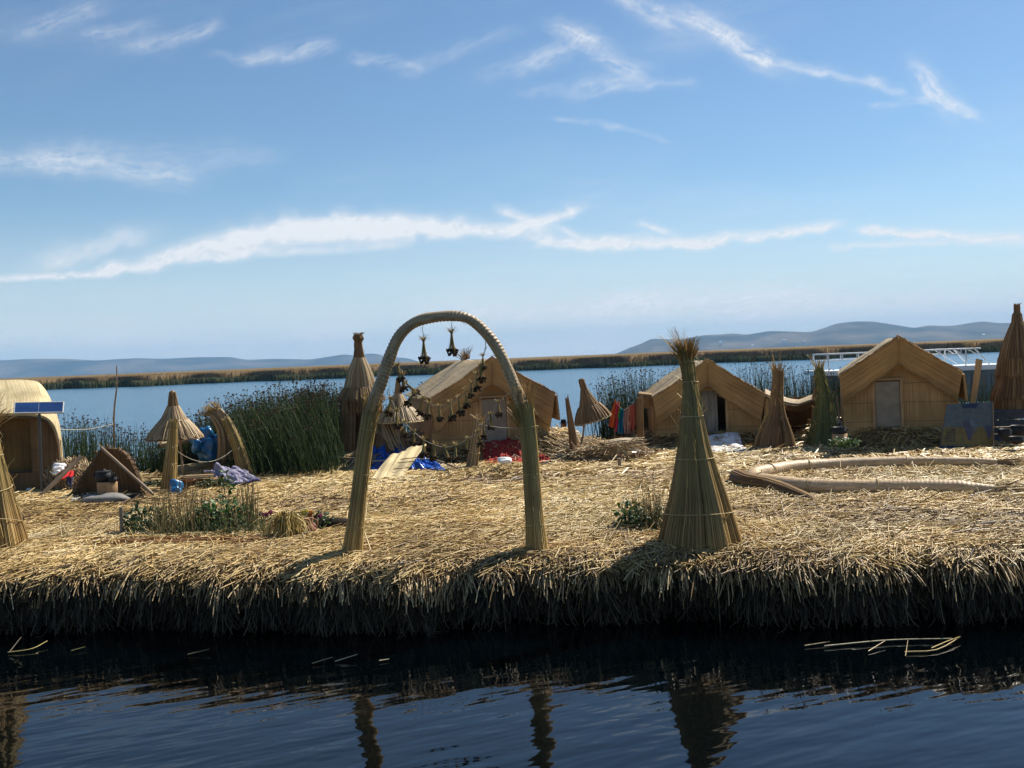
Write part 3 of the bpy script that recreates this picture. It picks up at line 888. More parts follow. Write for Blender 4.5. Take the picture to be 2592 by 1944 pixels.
# ------------------------------------------------------------------ living reeds around the island
def living(name, label, boxes, hfun, seed, seeds=.5):
    r = np.random.default_rng(seed)
    mb = MB(); ms = MB()
    for (n, px0, px1, y0, y1, z0, lean) in boxes:
        px = r.uniform(px0, px1, n) + r.normal(0, 16, n); y = r.uniform(y0, y1, n) + r.normal(0, .25, n)
        x = (px - 1296) / FPX * y
        top = hfun(px, y) - .42 * np.clip(.5 + .9 * sfbm(x, y, seed + 40, 1.8, 3), 0, 1.3)
        h = (top + .10 - z0) * (r.beta(2.6, 1.0, n))
        a = np.stack([x, y, np.full(n, z0)], -1)
        lx = r.normal(lean, .10, n) * h; ly = r.normal(0, .12, n) * h
        k = 5; tt = np.linspace(0, 1, k)
        pts = a[:, None] + np.stack([lx[:, None] * tt ** 1.7, ly[:, None] * tt ** 1.7, h[:, None] * tt], -1)
        br = r.random(n) < .10
        pts[br, -1, 2] -= .30 * h[br]; pts[br, -1, 0] += .25 * h[br] * np.sign(r.normal(0, 1, br.sum()))
        mb.strands(pts, r.uniform(.008, .017, n), np.clip(r.beta(2, 2.6, n), 0, 1), 3, [1, 1, .9, .7, .3], r)
        ok = (r.random(n) < seeds) & ~br & (h > .55 * (top - z0))
        e = pts[ok, -1]; m_ = len(e)
        if m_:
            d = nrm(r.normal(0, 1, (m_, 3)) * np.array([1, 1, .5])) * .028
            ms.strands(np.stack([e - d, e + np.array([0, 0, -.01]), e + d], 1), .034, None, 3, [.4, 1, .4], r)
    o = mb.build(name, M['living'])
    tag(o, label, 'living reeds', kind='stuff')
    if ms.n:
        s_ = ms.build('seed_heads', M['seed'], o)
        s_['kind'] = 'stuff'

def top_left(px, y):
    zp = np.interp(px, [120, 260, 330, 420, 500, 620, 760, 870], [1040, 1050, 1075, 1085, 1040, 1000, 972, 968])
    hor = 906 - .04 * (px - 1296)
    return 3.0 - (zp - hor) * y / FPX
living('living_reeds', 'dense dark green reeds behind the two roped posts', [
    (1300, 135, 420, 23.4, 26.5, 0, .02), (2000, 400, 640, 23.6, 26., .0, .02), (2600, 500, 800, 23., 26., .1, -.02), (2600, 600, 835, 22., 25., .3, -.03), (2400, 760, 872, 24.6, 27., .1, -.02), (700, 400, 640, 23.2, 23.8, .3, -.06), (520, 620, 850, 20.9, 22.2, .55, -.2)], top_left, 2, .55)
living('living_reeds', 'loose green reeds between the clothes line and tall sheaf', [
    (1100, 1535, 1800, 27.0, 30., 0, .0), (500, 1515, 1625, 26.6, 28., 0, -.03)], lambda px, y: 3.0 - (np.interp(px, [1510, 1560, 1620, 1740], [960, 930, 925, 925]) - (906 - .04 * (px - 1296))) * y / FPX, 3, .5)
living('living_reeds', 'green reeds behind the low shelter between two huts', [
    (1300, 1880, 2140, 27.5, 31., 0, .0)], lambda px, y: 3.0 - (np.interp(px, [1880, 2000, 2140], [905, 915, 925]) - (906 - .04 * (px - 1296))) * y / FPX, 4, .5)
living('living_reeds', 'dark green reeds below the white boat', [
    (1100, 2395, 2560, 26., 28.5, 0, .0)], lambda px, y: 3.0 - (np.interp(px, [2400, 2560], [965, 975]) - (906 - .04 * (px - 1296))) * y / FPX, 5, .1)
living('living_reeds', 'thin green reeds seen through the arch behind the hut roof', [
    (500, 960, 1130, 27.5, 30., 0, .0)], lambda px, y: 3.0 - (np.interp(px, [960, 1130], [968, 962]) - (906 - .04 * (px - 1296))) * y / FPX, 6, .6)

# ------------------------------------------------------------------ reed work: bundles, ties, cones
def bundle(mb, path, rad, ns, w=.014, r=rng, rr=None, over=.02, core=True, drift=.4, corer=.3):
    path = np.asarray(path, float); k = len(path)
    rad = np.broadcast_to(np.asarray(rad, float), (k,))
    if core: mb.tube(path, rad * .93, 12, True, corer)
    t, A, B = frames(path)
    an = r.uniform(0, 2 * np.pi, ns); dr = r.normal(0, drift, ns) * .25
    rj = rad[None] * r.uniform(.94, 1.06, ns)[:, None]
    ang = an[:, None] + dr[:, None] * np.linspace(-.5, .5, k)[None]
    pts = path[None] + rj[..., None] * (np.cos(ang)[..., None] * A[None] + np.sin(ang)[..., None] * B[None])
    e0 = r.normal(0, over, ns); e1 = r.normal(0, over, ns)
    pts[:, 0] -= t[0] * e0[:, None]; pts[:, -1] += t[-1] * e1[:, None]
    mb.strands(pts, w * r.uniform(.6, 1.3, ns), None if rr is None else np.clip(r.normal(rr, .2, ns), 0, 1), 3, None, r)

def stray(mb, path, rad, n, w=.008, ln=.12, r=rng):
    """loose stems that have worked out of a binding"""
    path = np.asarray(path, float); k = len(path); rad = np.broadcast_to(np.asarray(rad, float), (k,))
    t, A, B = frames(path)
    i = r.integers(1, k - 1, n); a = r.uniform(0, 2 * np.pi, n)
    o = np.cos(a)[:, None] * A[i] + np.sin(a)[:, None] * B[i]
    p = path[i] + (path[np.minimum(i + 1, k - 1)] - path[i]) * r.random(n)[:, None] + o * rad[i][:, None]
    d = nrm(t[i] * r.choice([-1, 1], n)[:, None] * r.uniform(.5, 1.2, n)[:, None] + o * r.uniform(.12, .6, n)[:, None] + r.normal(0, .15, (n, 3)))
    l = ln * r.uniform(.3, 1.2, n)[:, None]
    mb.strands(np.stack([p - d * l * .5 - o * .01, p + d * l * .25, p + d * l + np.array([0, 0, -.25]) * l * r.random(n)[:, None]], 1), w * r.uniform(.6, 1.2, n), None, 3, [1, .9, .5], r)

def tie(mb, c, t, rad, w=.008, r=rng, knot=True):
    t = np.asarray(t, float); t = t / np.linalg.norm(t)
    a = np.cross(t, [0, 1., .2]); a /= np.linalg.norm(a); b = np.cross(t, a)
    an = np.linspace(0, 2 * np.pi, 22)
    tl = r.normal(0, .12)
    p = c + rad * 1.05 * (np.cos(an)[:, None] * a + np.sin(an)[:, None] * b) + t * (np.sin(an) * tl * rad)[:, None]
    mb.tube(p, w, 5, False, .8)
    if knot:
        q = p[r.integers(0, 20)]
        o = nrm((q - c)[None])[0]
        e = np.stack([q, q + o * .03 + r.normal(0, .012, 3), q + o * .055 + r.normal(0, .03, 3) + np.array([0, 0, -.03])])
        mb.tube(e, [w, w * .8, w * .4], 4, True, .9)

def flare(mb, base, up, rad0, rad1, ln, n, w=.012, r=rng, back=0.):
    """loose tips that open upwards from a binding"""
    up = np.asarray(up, float) / np.linalg.norm(up)
    a = np.cross(up, [0, 1., .3]); a /= np.linalg.norm(a); b = np.cross(up, a)
    an = r.uniform(0, 2 * np.pi, n); q = np.sqrt(r.random(n))
    out = np.cos(an)[:, None] * a + np.sin(an)[:, None] * b
    l = ln * r.uniform(.45, 1.1, n)
    p0 = base + out * (rad0 * q)[:, None] - up * back
    p2 = base + out * (rad1 * q * r.uniform(.6, 1.3, n))[:, None] + up * l[:, None]
    p1 = (p0 * .5 + p2 * .5) - out * (.12 * rad1 * q)[:, None] + up * (l * .08)[:, None]
    p3 = p2 + out * (rad1 * .25 * q)[:, None] + up * (l * .1)[:, None] + r.normal(0, .01, (n, 3))
    mb.strands(np.stack([p0, p1, p2, p3], 1), w * r.uniform(.6, 1.2, n), None, 3, [1, 1, .8, .35], r)

def cone(mb, c, r0, z0, r1, z1, n, w=.02, r=rng, bulge=0., rag=.02, tilt=None, corer=.3, k=5, core=True):
    """thatched cone: stems laid from radius r0 at z0 (upper) to r1 at z1 (lower)"""
    an = r.uniform(0, 2 * np.pi, n)
    tt = np.linspace(0, 1, k)
    rad = r0 + (r1 - r0) * tt + bulge * np.sin(np.pi * tt)
    z = z0 + (z1 - z0) * tt
    rj = rad[None] * (1 + r.normal(0, .012, n))[:, None] + np.abs(r.normal(0, .006, n))[:, None]
    zz = np.repeat(z[None], n, 0).copy(); zz[:, -1] -= r.normal(0, rag, n)
    aj = an[:, None] + r.normal(0, .02, n)[:, None] * tt[None]
    pts = np.stack([rj * np.cos(aj), rj * np.sin(aj), zz], -1)
    th = np.linspace(0, 2 * np.pi, 37)
    cg = np.stack([rad[:, None] * .97 * np.cos(th), rad[:, None] * .97 * np.sin(th), z[:, None] + 0 * th], -1)
    if tilt is not None: pts = pts @ tilt.T; cg = cg @ tilt.T
    if core: mb.grid(cg + c, None, corer)
    mb.strands(pts + c, w * r.uniform(.6, 1.25, n), None, 3, None, r)

# ------------------------------------------------------------------ the arch with its garlands
AL, AR = P(892, 1411), P(1357, 1400)
def arch():
    t = thing('reed_arch', 'tall curved archway of bound reeds at the front edge', 'archway', (AL + AR) / 2)
    tp = [(938, 1062), (944, 1022), (965, 967), (983, 913), (1004, 862), (1030, 830), (1066, 810), (1119, 801), (1169, 802), (1202, 817), (1238, 852), (1267, 896), (1291, 949), (1314, 1005), (1329, 1050)]
    path = smooth([V(a, b, AL, AR) for a, b in tp], 420)
    ln = np.r_[0, np.cumsum(np.linalg.norm(np.diff(path, axis=0), axis=1))]
    an = np.linspace(0, 2 * np.pi, 25)
    ph = ln[:, None] / .044 * 2 * np.pi + an[None]
    ph = ph + .5 * np.sin(ln[:, None] * 7.3) + .25 * np.sin(ln[:, None] * 17.1 + 1)
    rm = 1 + .095 * np.sin(ph) ** 3 * (.6 + .4 * np.sin(ln[:, None] * 5 + an[None])) + .035 * np.sin(ln[:, None] * 8 + 2) + .025 * np.sin(ln[:, None] * 19 + 2 * an[None]) + .02 * np.sin(3 * an[None] + ln[:, None] * 3)
    MB().tube(path, np.interp(ln / ln[-1], [0, .12, .5, .85, 1], [.078, .074, .060, .068, .076]), 24, True, .5, True, rm).build('curved_tube', M['weave'], t)
    m_ = MB(); stray(m_, path[::12], .066, 46, .005, .06); m_.build('stray_stems', M['dry'], t)['kind'] = 'stuff'
    for s_, pts, rad in ((0, [(890, 1414), (903, 1300), (917, 1180), (928, 1100), (938, 1048)], [.118, .088, .084, .084, .092]),
                         (1, [(1360, 1402), (1352, 1300), (1344, 1180), (1337, 1100), (1328, 1030)], [.122, .094, .089, .087, .092])):
        pp = smooth([V(a, b, AL, AR) for a, b in pts], 12)
        rr = np.interp(np.linspace(0, 1, 12), np.linspace(0, 1, 5), rad)
        m_ = MB(); bundle(m_, pp, rr, 340, .0115, over=.03); stray(m_, pp, rr, 40, .008, .16)
        leg = m_.build('leg', M['legmat'], t)
        for q in (2, 5, 9):
            m_ = MB(); tie(m_, pp[q], pp[q + 1] - pp[q], rr[q], .006)
            m_.build('binding', M['cord'], leg)
        m_ = MB()
        flare(m_, pp[-2], pp[-1] - pp[-3], rr[-1] * 1.02, rr[-1] * (1.5 if s_ else 1.35), .36 if s_ else .30, 100, .009, back=.12)
        if s_:
            flare(m_, pp[-3] + np.array([-.06, 0, 0]), np.array([-.5, -.1, 1]), .05, .16, .34, 40, .010)
        m_.build('loose_tips', M['tuft'], leg)
    a, b = V(1212, 1075, AL, AR), V(1316, 1085, AL, AR)
    pth = smooth([a + np.array([0, .03, 0]), (a + b) / 2 + np.array([0, 0, -.01]), b], 12)
    MB().tube(pth, .0055, 5, True, .8).build('rope', M['rope'], t)
    a = V(1229, 874, AL, AR)
    MB().tube(smooth([a + np.array([0, 0, .06]), a, V(1226, 893, AL, AR)], 6), .004, 4).build('loose_string', M['rope'], t)
arch()

def make_flower(loc):
    t = thing('dried_flower_bundle', 'x', 'dried flowers', loc)
    r = np.random.default_rng(5)
    o = np.asarray(loc, float)
    m_ = MB(); n = 26
    an = r.uniform(0, 6.283, n); q = np.sqrt(r.random(n))
    p0 = o + np.stack([.007 * q * np.cos(an), .007 * q * np.sin(an), 0 * q], -1)
    p1 = o + np.stack([.045 * q * np.cos(an), .045 * q * np.sin(an), -.15 - .05 * r.random(n)], -1)
    pm = p0 * .5 + p1 * .5; pm[:, :2] = o[:2] + (pm[:, :2] - o[:2]) * .72
    m_.strands(np.stack([p0, pm, p1], 1), .0052, None, 3, None, r)
    flare(m_, o - np.array([0, 0, .005]), [0, 0, 1], .007, .046, .055, 26, .006, r)
    m_.build('stems', M['stems'], t)
    m_ = MB()
    for j in range(25):
        a = r.uniform(0, 6.283); q = math.sqrt(r.random()) * .052
        z_ = r.uniform(.009, .017)
        m_.blob(o + np.array([q * math.cos(a), q * math.sin(a), -.15 - r.random() * .062]), (z_, z_, z_), 5, .35, j)
    m_.build('flower_heads', M['seed'], t)
    m_ = MB(); tie(m_, o, [0, 0, 1.], .012, .004, r, False); m_.build('tie', M['cord'], t)
    return t

ORD = ['first', 'second', 'third', 'fourth', 'fifth', 'sixth', 'seventh', 'eighth', 'ninth', 'tenth', 'eleventh', 'twelfth', 'thirteenth', 'fourteenth', 'fifteenth', 'sixteenth', 'seventeenth', 'eighteenth', 'nineteenth', 'twentieth']
def garlands():
    proto = None
    r = np.random.default_rng(14)
    def hang(p, label, group, sc=1., rz=0., tl=(0, 0)):
        nonlocal proto
        if proto is None:
            proto = make_flower(p); o = proto
        else:
            o = copy_tree(proto)
        o.location = Vector(p * K); o.rotation_euler = (tl[0], tl[1], rz); o.scale = (sc,) * 3
        tag(o, label, 'dried flowers', group)
    bk = np.array([0, .05, 0])
    rp3 = lambda x, y: V(800 + x * .2953, 760 + y * .2953, AL, AR) + bk
    up = [(640, 520), (700, 562), (745, 640), (775, 715), (835, 795), (905, 850), (960, 885), (1055, 915), (1150, 885), (1222, 845), (1285, 780), (1335, 715), (1375, 640), (1405, 560), (1430, 480), (1462, 395)]
    lo_ = [(560, 870), (632, 850), (690, 955), (760, 1050), (835, 1130), (920, 1200), (1015, 1243), (1105, 1263), (1195, 1248), (1292, 1195), (1385, 1135), (1435, 1075), (1495, 985), (1560, 880), (1660, 790)]
    for nm, pts, gname, lab, skip in (('garland_string', up, 'bundles on the upper garland', 'upper', 1), ('garland_string', lo_, 'bundles on the lower garland', 'lower', 1)):
        pw = np.array([rp3(a, b) for a, b in pts])
        o = MB().tube(smooth(pw, 70), .0038, 5, True, .8).build(nm, M['rope'], origin=pw[len(pw) // 2])
        tag(o, lab + ' pale string of dried bundles slung across the arch opening', 'string', 'strings slung across the arch')
        idx = list(range(skip, len(pts) - 1))
        for j, i in enumerate(idx):
            tl = (r.normal(0, .12), r.normal(0, .14))
            if lab == 'upper' and i in (3, 4, 5): tl = (.1, -.75 + .2 * (i - 3))
            hang(pw[i] + np.array([0, -.01, 0]), 'dried flower bundle on the %s garland in the arch, %s from its left end' % (lab, ORD[j]), gname, r.uniform(.78, 1.0), r.uniform(0, 6.28), tl)
    for (sx, sy, bx, by, lab) in ((915, 232, 922, 350, 'lower of the two dried bundles dangling alone from the arch top'), (1168, 190, 1162, 282, 'higher of the two dried bundles dangling alone from the arch top')):
        a, b = rp3(sx, sy) - bk, rp3(bx, by) - bk
        hang(b, lab, None, 1.25, 1., (0, .08 if bx < 1000 else -.12))
        root = [x for x in col.objects if x.get('label') == lab][0]
        # its own string: parented to the bundle
        d = (a - b)
        mb = MB().tube(smooth([ORG['dried_flower_bundle'] + d * q + np.array([.008 * math.sin(q * 6), 0, 0]) for q in (0, .4, .75, 1.02)], 10) * 1.0, .0035, 4)
        s_ = mb.build('hanging_string', M['rope'], origin=ORG['dried_flower_bundle'])
        s_.parent = root; s_.location = (0, 0, 0); s_.scale = (1 / root.scale[0],) * 3
        root.rotation_euler = (0, 0, 0)
garlands()

# ------------------------------------------------------------------ sheaves and posts
def sheaf(px, base_py, prof, label, mats, nb=9, ns=120, tuft=.25, lean=0., seed=1, ties=(), green=None, cat='reed sheaf', w=.013, tuft_n=120, zc=G, group=None):
    """prof: (photo row, half width in photo pixels, centre column)"""
    r = np.random.default_rng(seed)
    c = P(px, base_py, zc); d = c[1]; s_ = d / FPX
    t = thing('reed_sheaf', label, cat, c, group)
    pts = np.array([Q(cx, py, d) for (py, hw, cx) in prof]); rad = np.array([hw * s_ for (_, hw, _) in prof])
    pts[0, 2] = zc - .02
    k = 12
    ps = smooth(pts, k); rs = np.interp(np.linspace(0, 1, k), np.linspace(0, 1, len(rad)), rad)
    for j in range(nb):
        a = 2 * np.pi * (j + .5 * r.random()) / nb
        off = np.array([np.cos(a), np.sin(a), 0])
        sub = ps + off * (rs * .73)[:, None]
        sub[-1] -= np.array([0, 0, r.uniform(0, .05)])
        m_ = MB(); bundle(m_, sub, rs * (.285 if nb > 7 else .44) * r.uniform(.9, 1.1), ns, w, r, rr=r.uniform(.2, .8), over=.03)
        m_.build('reed_bundle', M[green] if green and j in (2, 3, 4, 5, 6) else M[mats], t)
    m_ = MB(); m_.tube(ps, rs * .6, 10); m_.build('core', M['core'], t)
    m_ = MB(); stray(m_, ps, rs * 1.0, 90, w * .8, .16, r); m_.build('stray_stems', M['yellow'], t)['kind'] = 'stuff'
    if tuft:
        m_ = MB(); flare(m_, ps[-2], ps[-1] - ps[-4], rs[-1] * .8, rs[-1] * 1.9, tuft, tuft_n, w * .8, r, back=.1)
        flare(m_, ps[-2], ps[-1] - ps[-4] + np.array([-.12, 0, 0]), rs[-1] * .6, rs[-1] * 1.8, tuft * 1.6, tuft_n // 5, w * .55, r, back=.1)
        m_.build('tuft', M['tuft'], t)
    for q in ties:
        m_ = MB()
        i = q * (k - 1); i0 = int(i); f = i - i0
        c0 = ps[i0] * (1 - f) + ps[min(i0 + 1, k - 1)] * f
        tie(m_, c0, [0, 0, 1.], np.interp(i, range(k), rs) * 1.03, .006, r)
        m_.build('binding', M['cord'], t)
    return t

sheaf(1768, 1383, [(1385, 108, 1769), (1320, 90, 1768), (1258, 72, 1766), (1150, 43, 1757), (1056, 27, 1751), (982, 16.5, 1747), (930, 17, 1741), (895, 19, 1735)],
      'tallest sheaf of bound greenish reeds with splayed foot, right of the arch', 'fresh', 9, 150, .24, seed=3, ties=(.2, .42, .58, .75, .9), w=.0115, tuft_n=230)
sheaf(-38, 1400, [(1402, 105, -40), (1340, 88, -40), (1260, 66, -40), (1170, 42, -38), (1110, 28, -36), (1050, 30, -36)],
      'reed sheaf cut off by the photo border near the solar panel hut', 'fresh', 10, 120, .2, seed=4, ties=(.25, .45, .65), w=.0125)
sheaf(1960, 1136, [(1138, 46, 1960), (1110, 40, 1961), (1080, 31, 1962), (1050, 20, 1964), (1010, 13, 1966), (970, 12, 1968), (940, 11, 1969)],
      'tan broom shaped sheaf beside the low shelter, tips reddish', 'dryb', 7, 60, .32, seed=5, ties=(.5, .75), w=.02, tuft_n=50)
sheaf(2083, 1132, [(1134, 36, 2082), (1090, 29, 2086), (1040, 21, 2088), (990, 14, 2084), (950, 11, 2076), (935, 10, 2074)],
      'slim dark green sheaf standing by black cooking pots', 'greenb', 7, 60, .26, seed=6, ties=(.3, .55, .8), w=.02, tuft_n=40)

def post(pts, rad, label, mat='dry', zc=G, w=.016, ns=90, ties=(), d=None, cat='reed post', tuft=0, tmat='tuft', jag=0, group=None):
    c = P(pts[0][0], pts[0][1], zc); d = c[1] if d is None else d
    t = thing('reed_post', label, cat, Q(pts[0][0], pts[0][1], d), group)
    pp = smooth([Q(a, b, d) for a, b in pts], 9)
    rr = np.interp(np.linspace(0, 1, 9), np.linspace(0, 1, len(rad)), np.array(rad) * d / FPX)
    m_ = MB(); bundle(m_, pp, rr, ns, w, over=.03 + jag); m_.build('stem_bundle', M[mat], t)
    for q in ties:
        m_ = MB(); tie(m_, pp[q], pp[q + 1] - pp[q - 1], rr[q], .008)
        m_.build('binding', M['cord'], t)
    if tuft:
        m_ = MB(); flare(m_, pp[-2], pp[-1] - pp[-3], rr[-1], rr[-1] * 2., tuft, 40, w * .7); m_.build('tuft', M[tmat], t)
    return t
post([(427, 1248), (431, 1180), (436, 1120), (439, 1066)], [20, 15, 12, 9], 'upright greenish reed post under the wide reed umbrella', 'legmat', ties=(3, 5, 7), ns=120, tuft=.06, tmat='dryb')
post([(626, 1212), (610, 1160), (594, 1110), (571, 1062)], [21, 16, 12, 9], 'leaning greenish reed post beside the mauve blanket', 'legmat', ties=(2, 4, 6), ns=120, tuft=.06, tmat='dryb')
post([(1456, 1172), (1450, 1110), (1443, 1060), (1436, 1016)], [11, 9, 6.5, 4], 'leaning jagged reed post by the tilted umbrella', 'dryb', jag=.04)
post([(1629, 1150), (1622, 1110), (1620, 1060), (1620, 1008)], [8, 8, 8, 7], 'pale brown reed post holding the clothes line', 'dryb')
post([(1193, 1189), (1200, 1150), (1207, 1100), (1212, 1060)], [15, 13, 11, 10], 'short reed post in front of the centre hut door', 'dry', tuft=.2, ties=(3,), ns=70)
post([(1066, 1150), (1064, 1110), (1060, 1060)], [8, 8, 7], 'thin reed post at the corner of the centre hut', 'dry', ns=50)
post([(2064, 1112), (2062, 1060), (2068, 985)], [7, 9, 8], 'dark reed post at the end of the low shelter', 'dryb', ns=50)

def swag():
    a, b = Q(436, 1132, P(427, 1248)[1] - .12), Q(590, 1137, P(626, 1212)[1] - .12)
    pts = [a + (b - a) * q - np.array([0, 0, .27 * 4 * q * (1 - q)]) for q in np.linspace(0, 1, 14)]
    o = MB().tube(smooth(pts, 30), .006, 6, True, .8).build('swag_rope', M['rope'], origin=a)
    tag(o, 'pale rope sagging between two greenish reed posts', 'rope')
swag()

# ------------------------------------------------------------------ reed umbrellas and towers
def umbrella(label, apex_px, d, zbase, tiers, mats=('dry', 'dry'), cap=None, pole=None, tilt=None, seed=1, rim=True, w=.022):
    """tiers: list of (row top, hw top, row bottom, hw bottom) in photo pixels around the axis"""
    r = np.random.default_rng(seed)
    s_ = d / FPX
    ax = Q(apex_px[0], apex_px[1], d)
    t = thing('reed_umbrella', label, 'reed umbrella', np.array([ax[0], d, zbase]), None)
    T = np.eye(3) if tilt is None else tilt
    z_of = lambda py: -(py - apex_px[1]) * s_
    if cap:
        m_ = MB(); pr = np.array([(max(hw, .5) * s_, z_of(py)) for py, hw in cap])
        pts = pr
        n = 14; an = np.linspace(0, 2 * np.pi, n + 1)
        Pt = np.stack([pr[:, 0][:, None] * np.cos(an), pr[:, 0][:, None] * np.sin(an), pr[:, 1][:, None] + 0 * an], -1) @ T.T + ax
        m_.grid(Pt[::-1], None, .5)
        cone(m_, ax, pr[1, 0], pr[1, 1], pr[-1, 0], pr[-1, 1], 40, .014, r, .0, .01, T, core=False)
        m_.build('cap', M['dryb'], t)
    for i, (y0, h0, y1, h1) in enumerate(tiers):
        m_ = MB(); cone(m_, ax, h0 * s_, z_of(y0), h1 * s_, z_of(y1), int(60 + h1 * 4.2), w, r, -.01 if i == 0 else .02, .018, T)
        m_.build('thatch_tier', M[mats[min(i, len(mats) - 1)]], t)
    if rim:
        y1, h1 = tiers[-1][2], tiers[-1][3]
        an = np.linspace(0, 2 * np.pi, 60)
        pth = np.stack([h1 * s_ * np.cos(an), h1 * s_ * np.sin(an), z_of(y1) + .008 * np.sin(an * 17)], -1) @ T.T + ax
        MB().tube(pth, .016, 6, False, .6).build('rim', M['cord'] if rim == 'pale' else M['mat_dark'], t)
    if pole:
        pp = smooth([Q(a, b, d) for a, b in pole], 8)
        MB().tube(pp, .022, 7, True).build('pole', M['wood'], t)
    return t
umbrella('wide reed umbrella with rounded cap standing by water at the left posts', (436, 988), 20.6, .72, [(1028, 13, 1069, 36), (1064, 34, 1110, 69)],
         cap=[(988, 2), (992, 7), (1000, 9.5), (1008, 9), (1010, 10), (1030, 13)], pole=[(464, 1218), (460, 1160), (455, 1100)], seed=3, rim='dark')
umbrella('small two tier reed umbrella half hidden by the arch leg', (1008, 982), 22.4, .9, [(997, 8, 1035, 33), (1031, 31, 1067, 60)],
         cap=[(953, .5), (960, 3), (975, 6), (985, 7), (998, 9)], pole=[(1010, 1140), (1008, 1060)], seed=4, rim='pale')
umbrella('tilted ragged reed umbrella on a crooked stick beside the water', (1478, 985), 22.6, .9, [(986, 7, 1034, 26), (1028, 27, 1066, 47)],
         cap=[(958, 6), (960, 7), (975, 6), (988, 8)], pole=[(1466, 1138), (1475, 1105), (1478, 1080), (1481, 1040)], seed=5, rim='pale', tilt=rot3(0, 0, .26).T @ rot3(0, .05, 0), mats=('dryb', 'dryb'))

def lookout(label, axis_px, d, zb, tiers, cap, body, door, seed, mats):
    r = np.random.default_rng(seed); s_ = d / FPX
    base = np.array([Q(axis_px[0], axis_px[1], d)[0], d, zb])
    t = thing('reed_lookout', label, 'reed tower', base)
    ax = Q(axis_px[0], axis_px[1], d)
    z_of = lambda py: -(py - axis_px[1]) * s_
    m_ = MB()
    for (y0, h0), (y1, h1) in zip(cap[:-1], cap[1:]):
        cone(m_, ax, h0 * s_, z_of(y0), h1 * s_, z_of(y1), 60, .017, r, 0, .0, None, k=3)
    flare(m_, ax + np.array([0, 0, z_of(cap[0][0] + 3)]), [0, 0, 1], cap[0][1] * s_, cap[0][1] * s_ * 1.5, .07, 50, .014, r)
    m_.build('cap', M['dryb'], t)
    for i, (y0, h0, y1, h1) in enumerate(tiers):
        m_ = MB(); cone(m_, ax, h0 * s_, z_of(y0), h1 * s_, z_of(y1), int(80 + h1 * 4), .024, r, .03 if i == 0 else .0, .04 if i else .012)
        m_.build('thatch_tier', M[mats[i % len(mats)]], t)
    # walls: staves all round except the doorway
    (y0, h0, y1, h1) = body
    m_ = MB(); n = 420
    an = r.uniform(door[1], door[0] + 2 * np.pi, n)
    z0, z1 = z_of(y0), z_of(y1)
    def ringpt(a, q):
        rad = (h0 + (h1 - h0) * q) * s_
        return np.stack([rad * np.cos(a), rad * np.sin(a), z0 + (z1 - z0) * q + 0 * a], -1)
    tt = np.linspace(0, 1, 5)
    pts = np.stack([ringpt(an, q) for q in tt], 1) * np.r_[1, 1, 1][None, None]
    m_.strands(pts + ax, .022 * r.uniform(.7, 1.3, n), None, 3, None, r)
    th = np.linspace(door[1], door[0] + 2 * np.pi, 40)
    m_.grid(np.stack([ringpt(th, q) for q in tt], 0) * np.array([.985, .985, 1]) + ax, None, .3)
    m_.build('wall', M['dryb'], t)
    m_ = MB(); m_.lathe(ax, [(h0 * s_ * .3, z0), (h1 * s_ * .55, z1)], 16); m_.build('inner_post', M['mat_dark'], t)
    return t
lookout('tall pointed reed tower with tiered thatch behind the arch left leg', (906, 846), 23.4, 1.0,
        [(905, 12, 986, 40), (980, 40, 1012, 60), (1006, 50, 1040, 52)], [(847, 9), (856, 13), (866, 8), (880, 9), (905, 13)],
        (1030, 46, 1146, 66), (-1.75, -1.15), 7, ('dry', 'dryb', 'dryb'))
lookout('pointed reed tower on dark platform, cut by the right photo border', (2574, 772), 22.6, 1.4,
        [(812, 11, 912, 46), (905, 46, 950, 54), (945, 46, 1008, 66)], [(774, 6), (790, 6), (796, 10), (813, 12)],
        (1000, 58, 1046, 60), (-1.9, -1.1), 8, ('dryb', 'dryb', 'dryb'))

def low_stack():
    d = 23.0; c = Q(985, 1142, d)
    t = thing('reed_stack', 'rough low stack of slanting dry reeds below the small umbrella', 'reed stack', c)
    r = np.random.default_rng(4)
    m_ = MB(); cone(m_, Q(985, 1055, d), .22, 0, .42, -.72, 200, .024, r, 0, .05)
    m_.build('stems', M['dryb'], t)
    m_ = MB(); n = 26
    px = r.uniform(975, 1012, n)
    a = np.array([Q(p + 10, r.uniform(1128, 1142), d - .48) for p in px]); b = np.array([Q(p - 14 + r.normal(0, 4), r.uniform(1066, 1095), d - .34) for p in px])
    m_.strands(np.stack([a, (a + b) / 2, b], 1), .026, np.clip(r.normal(.8, .15, n), 0, 1), 3, None, r)
    m_.build('slanted_stems', M['dry'], t)
low_stack()

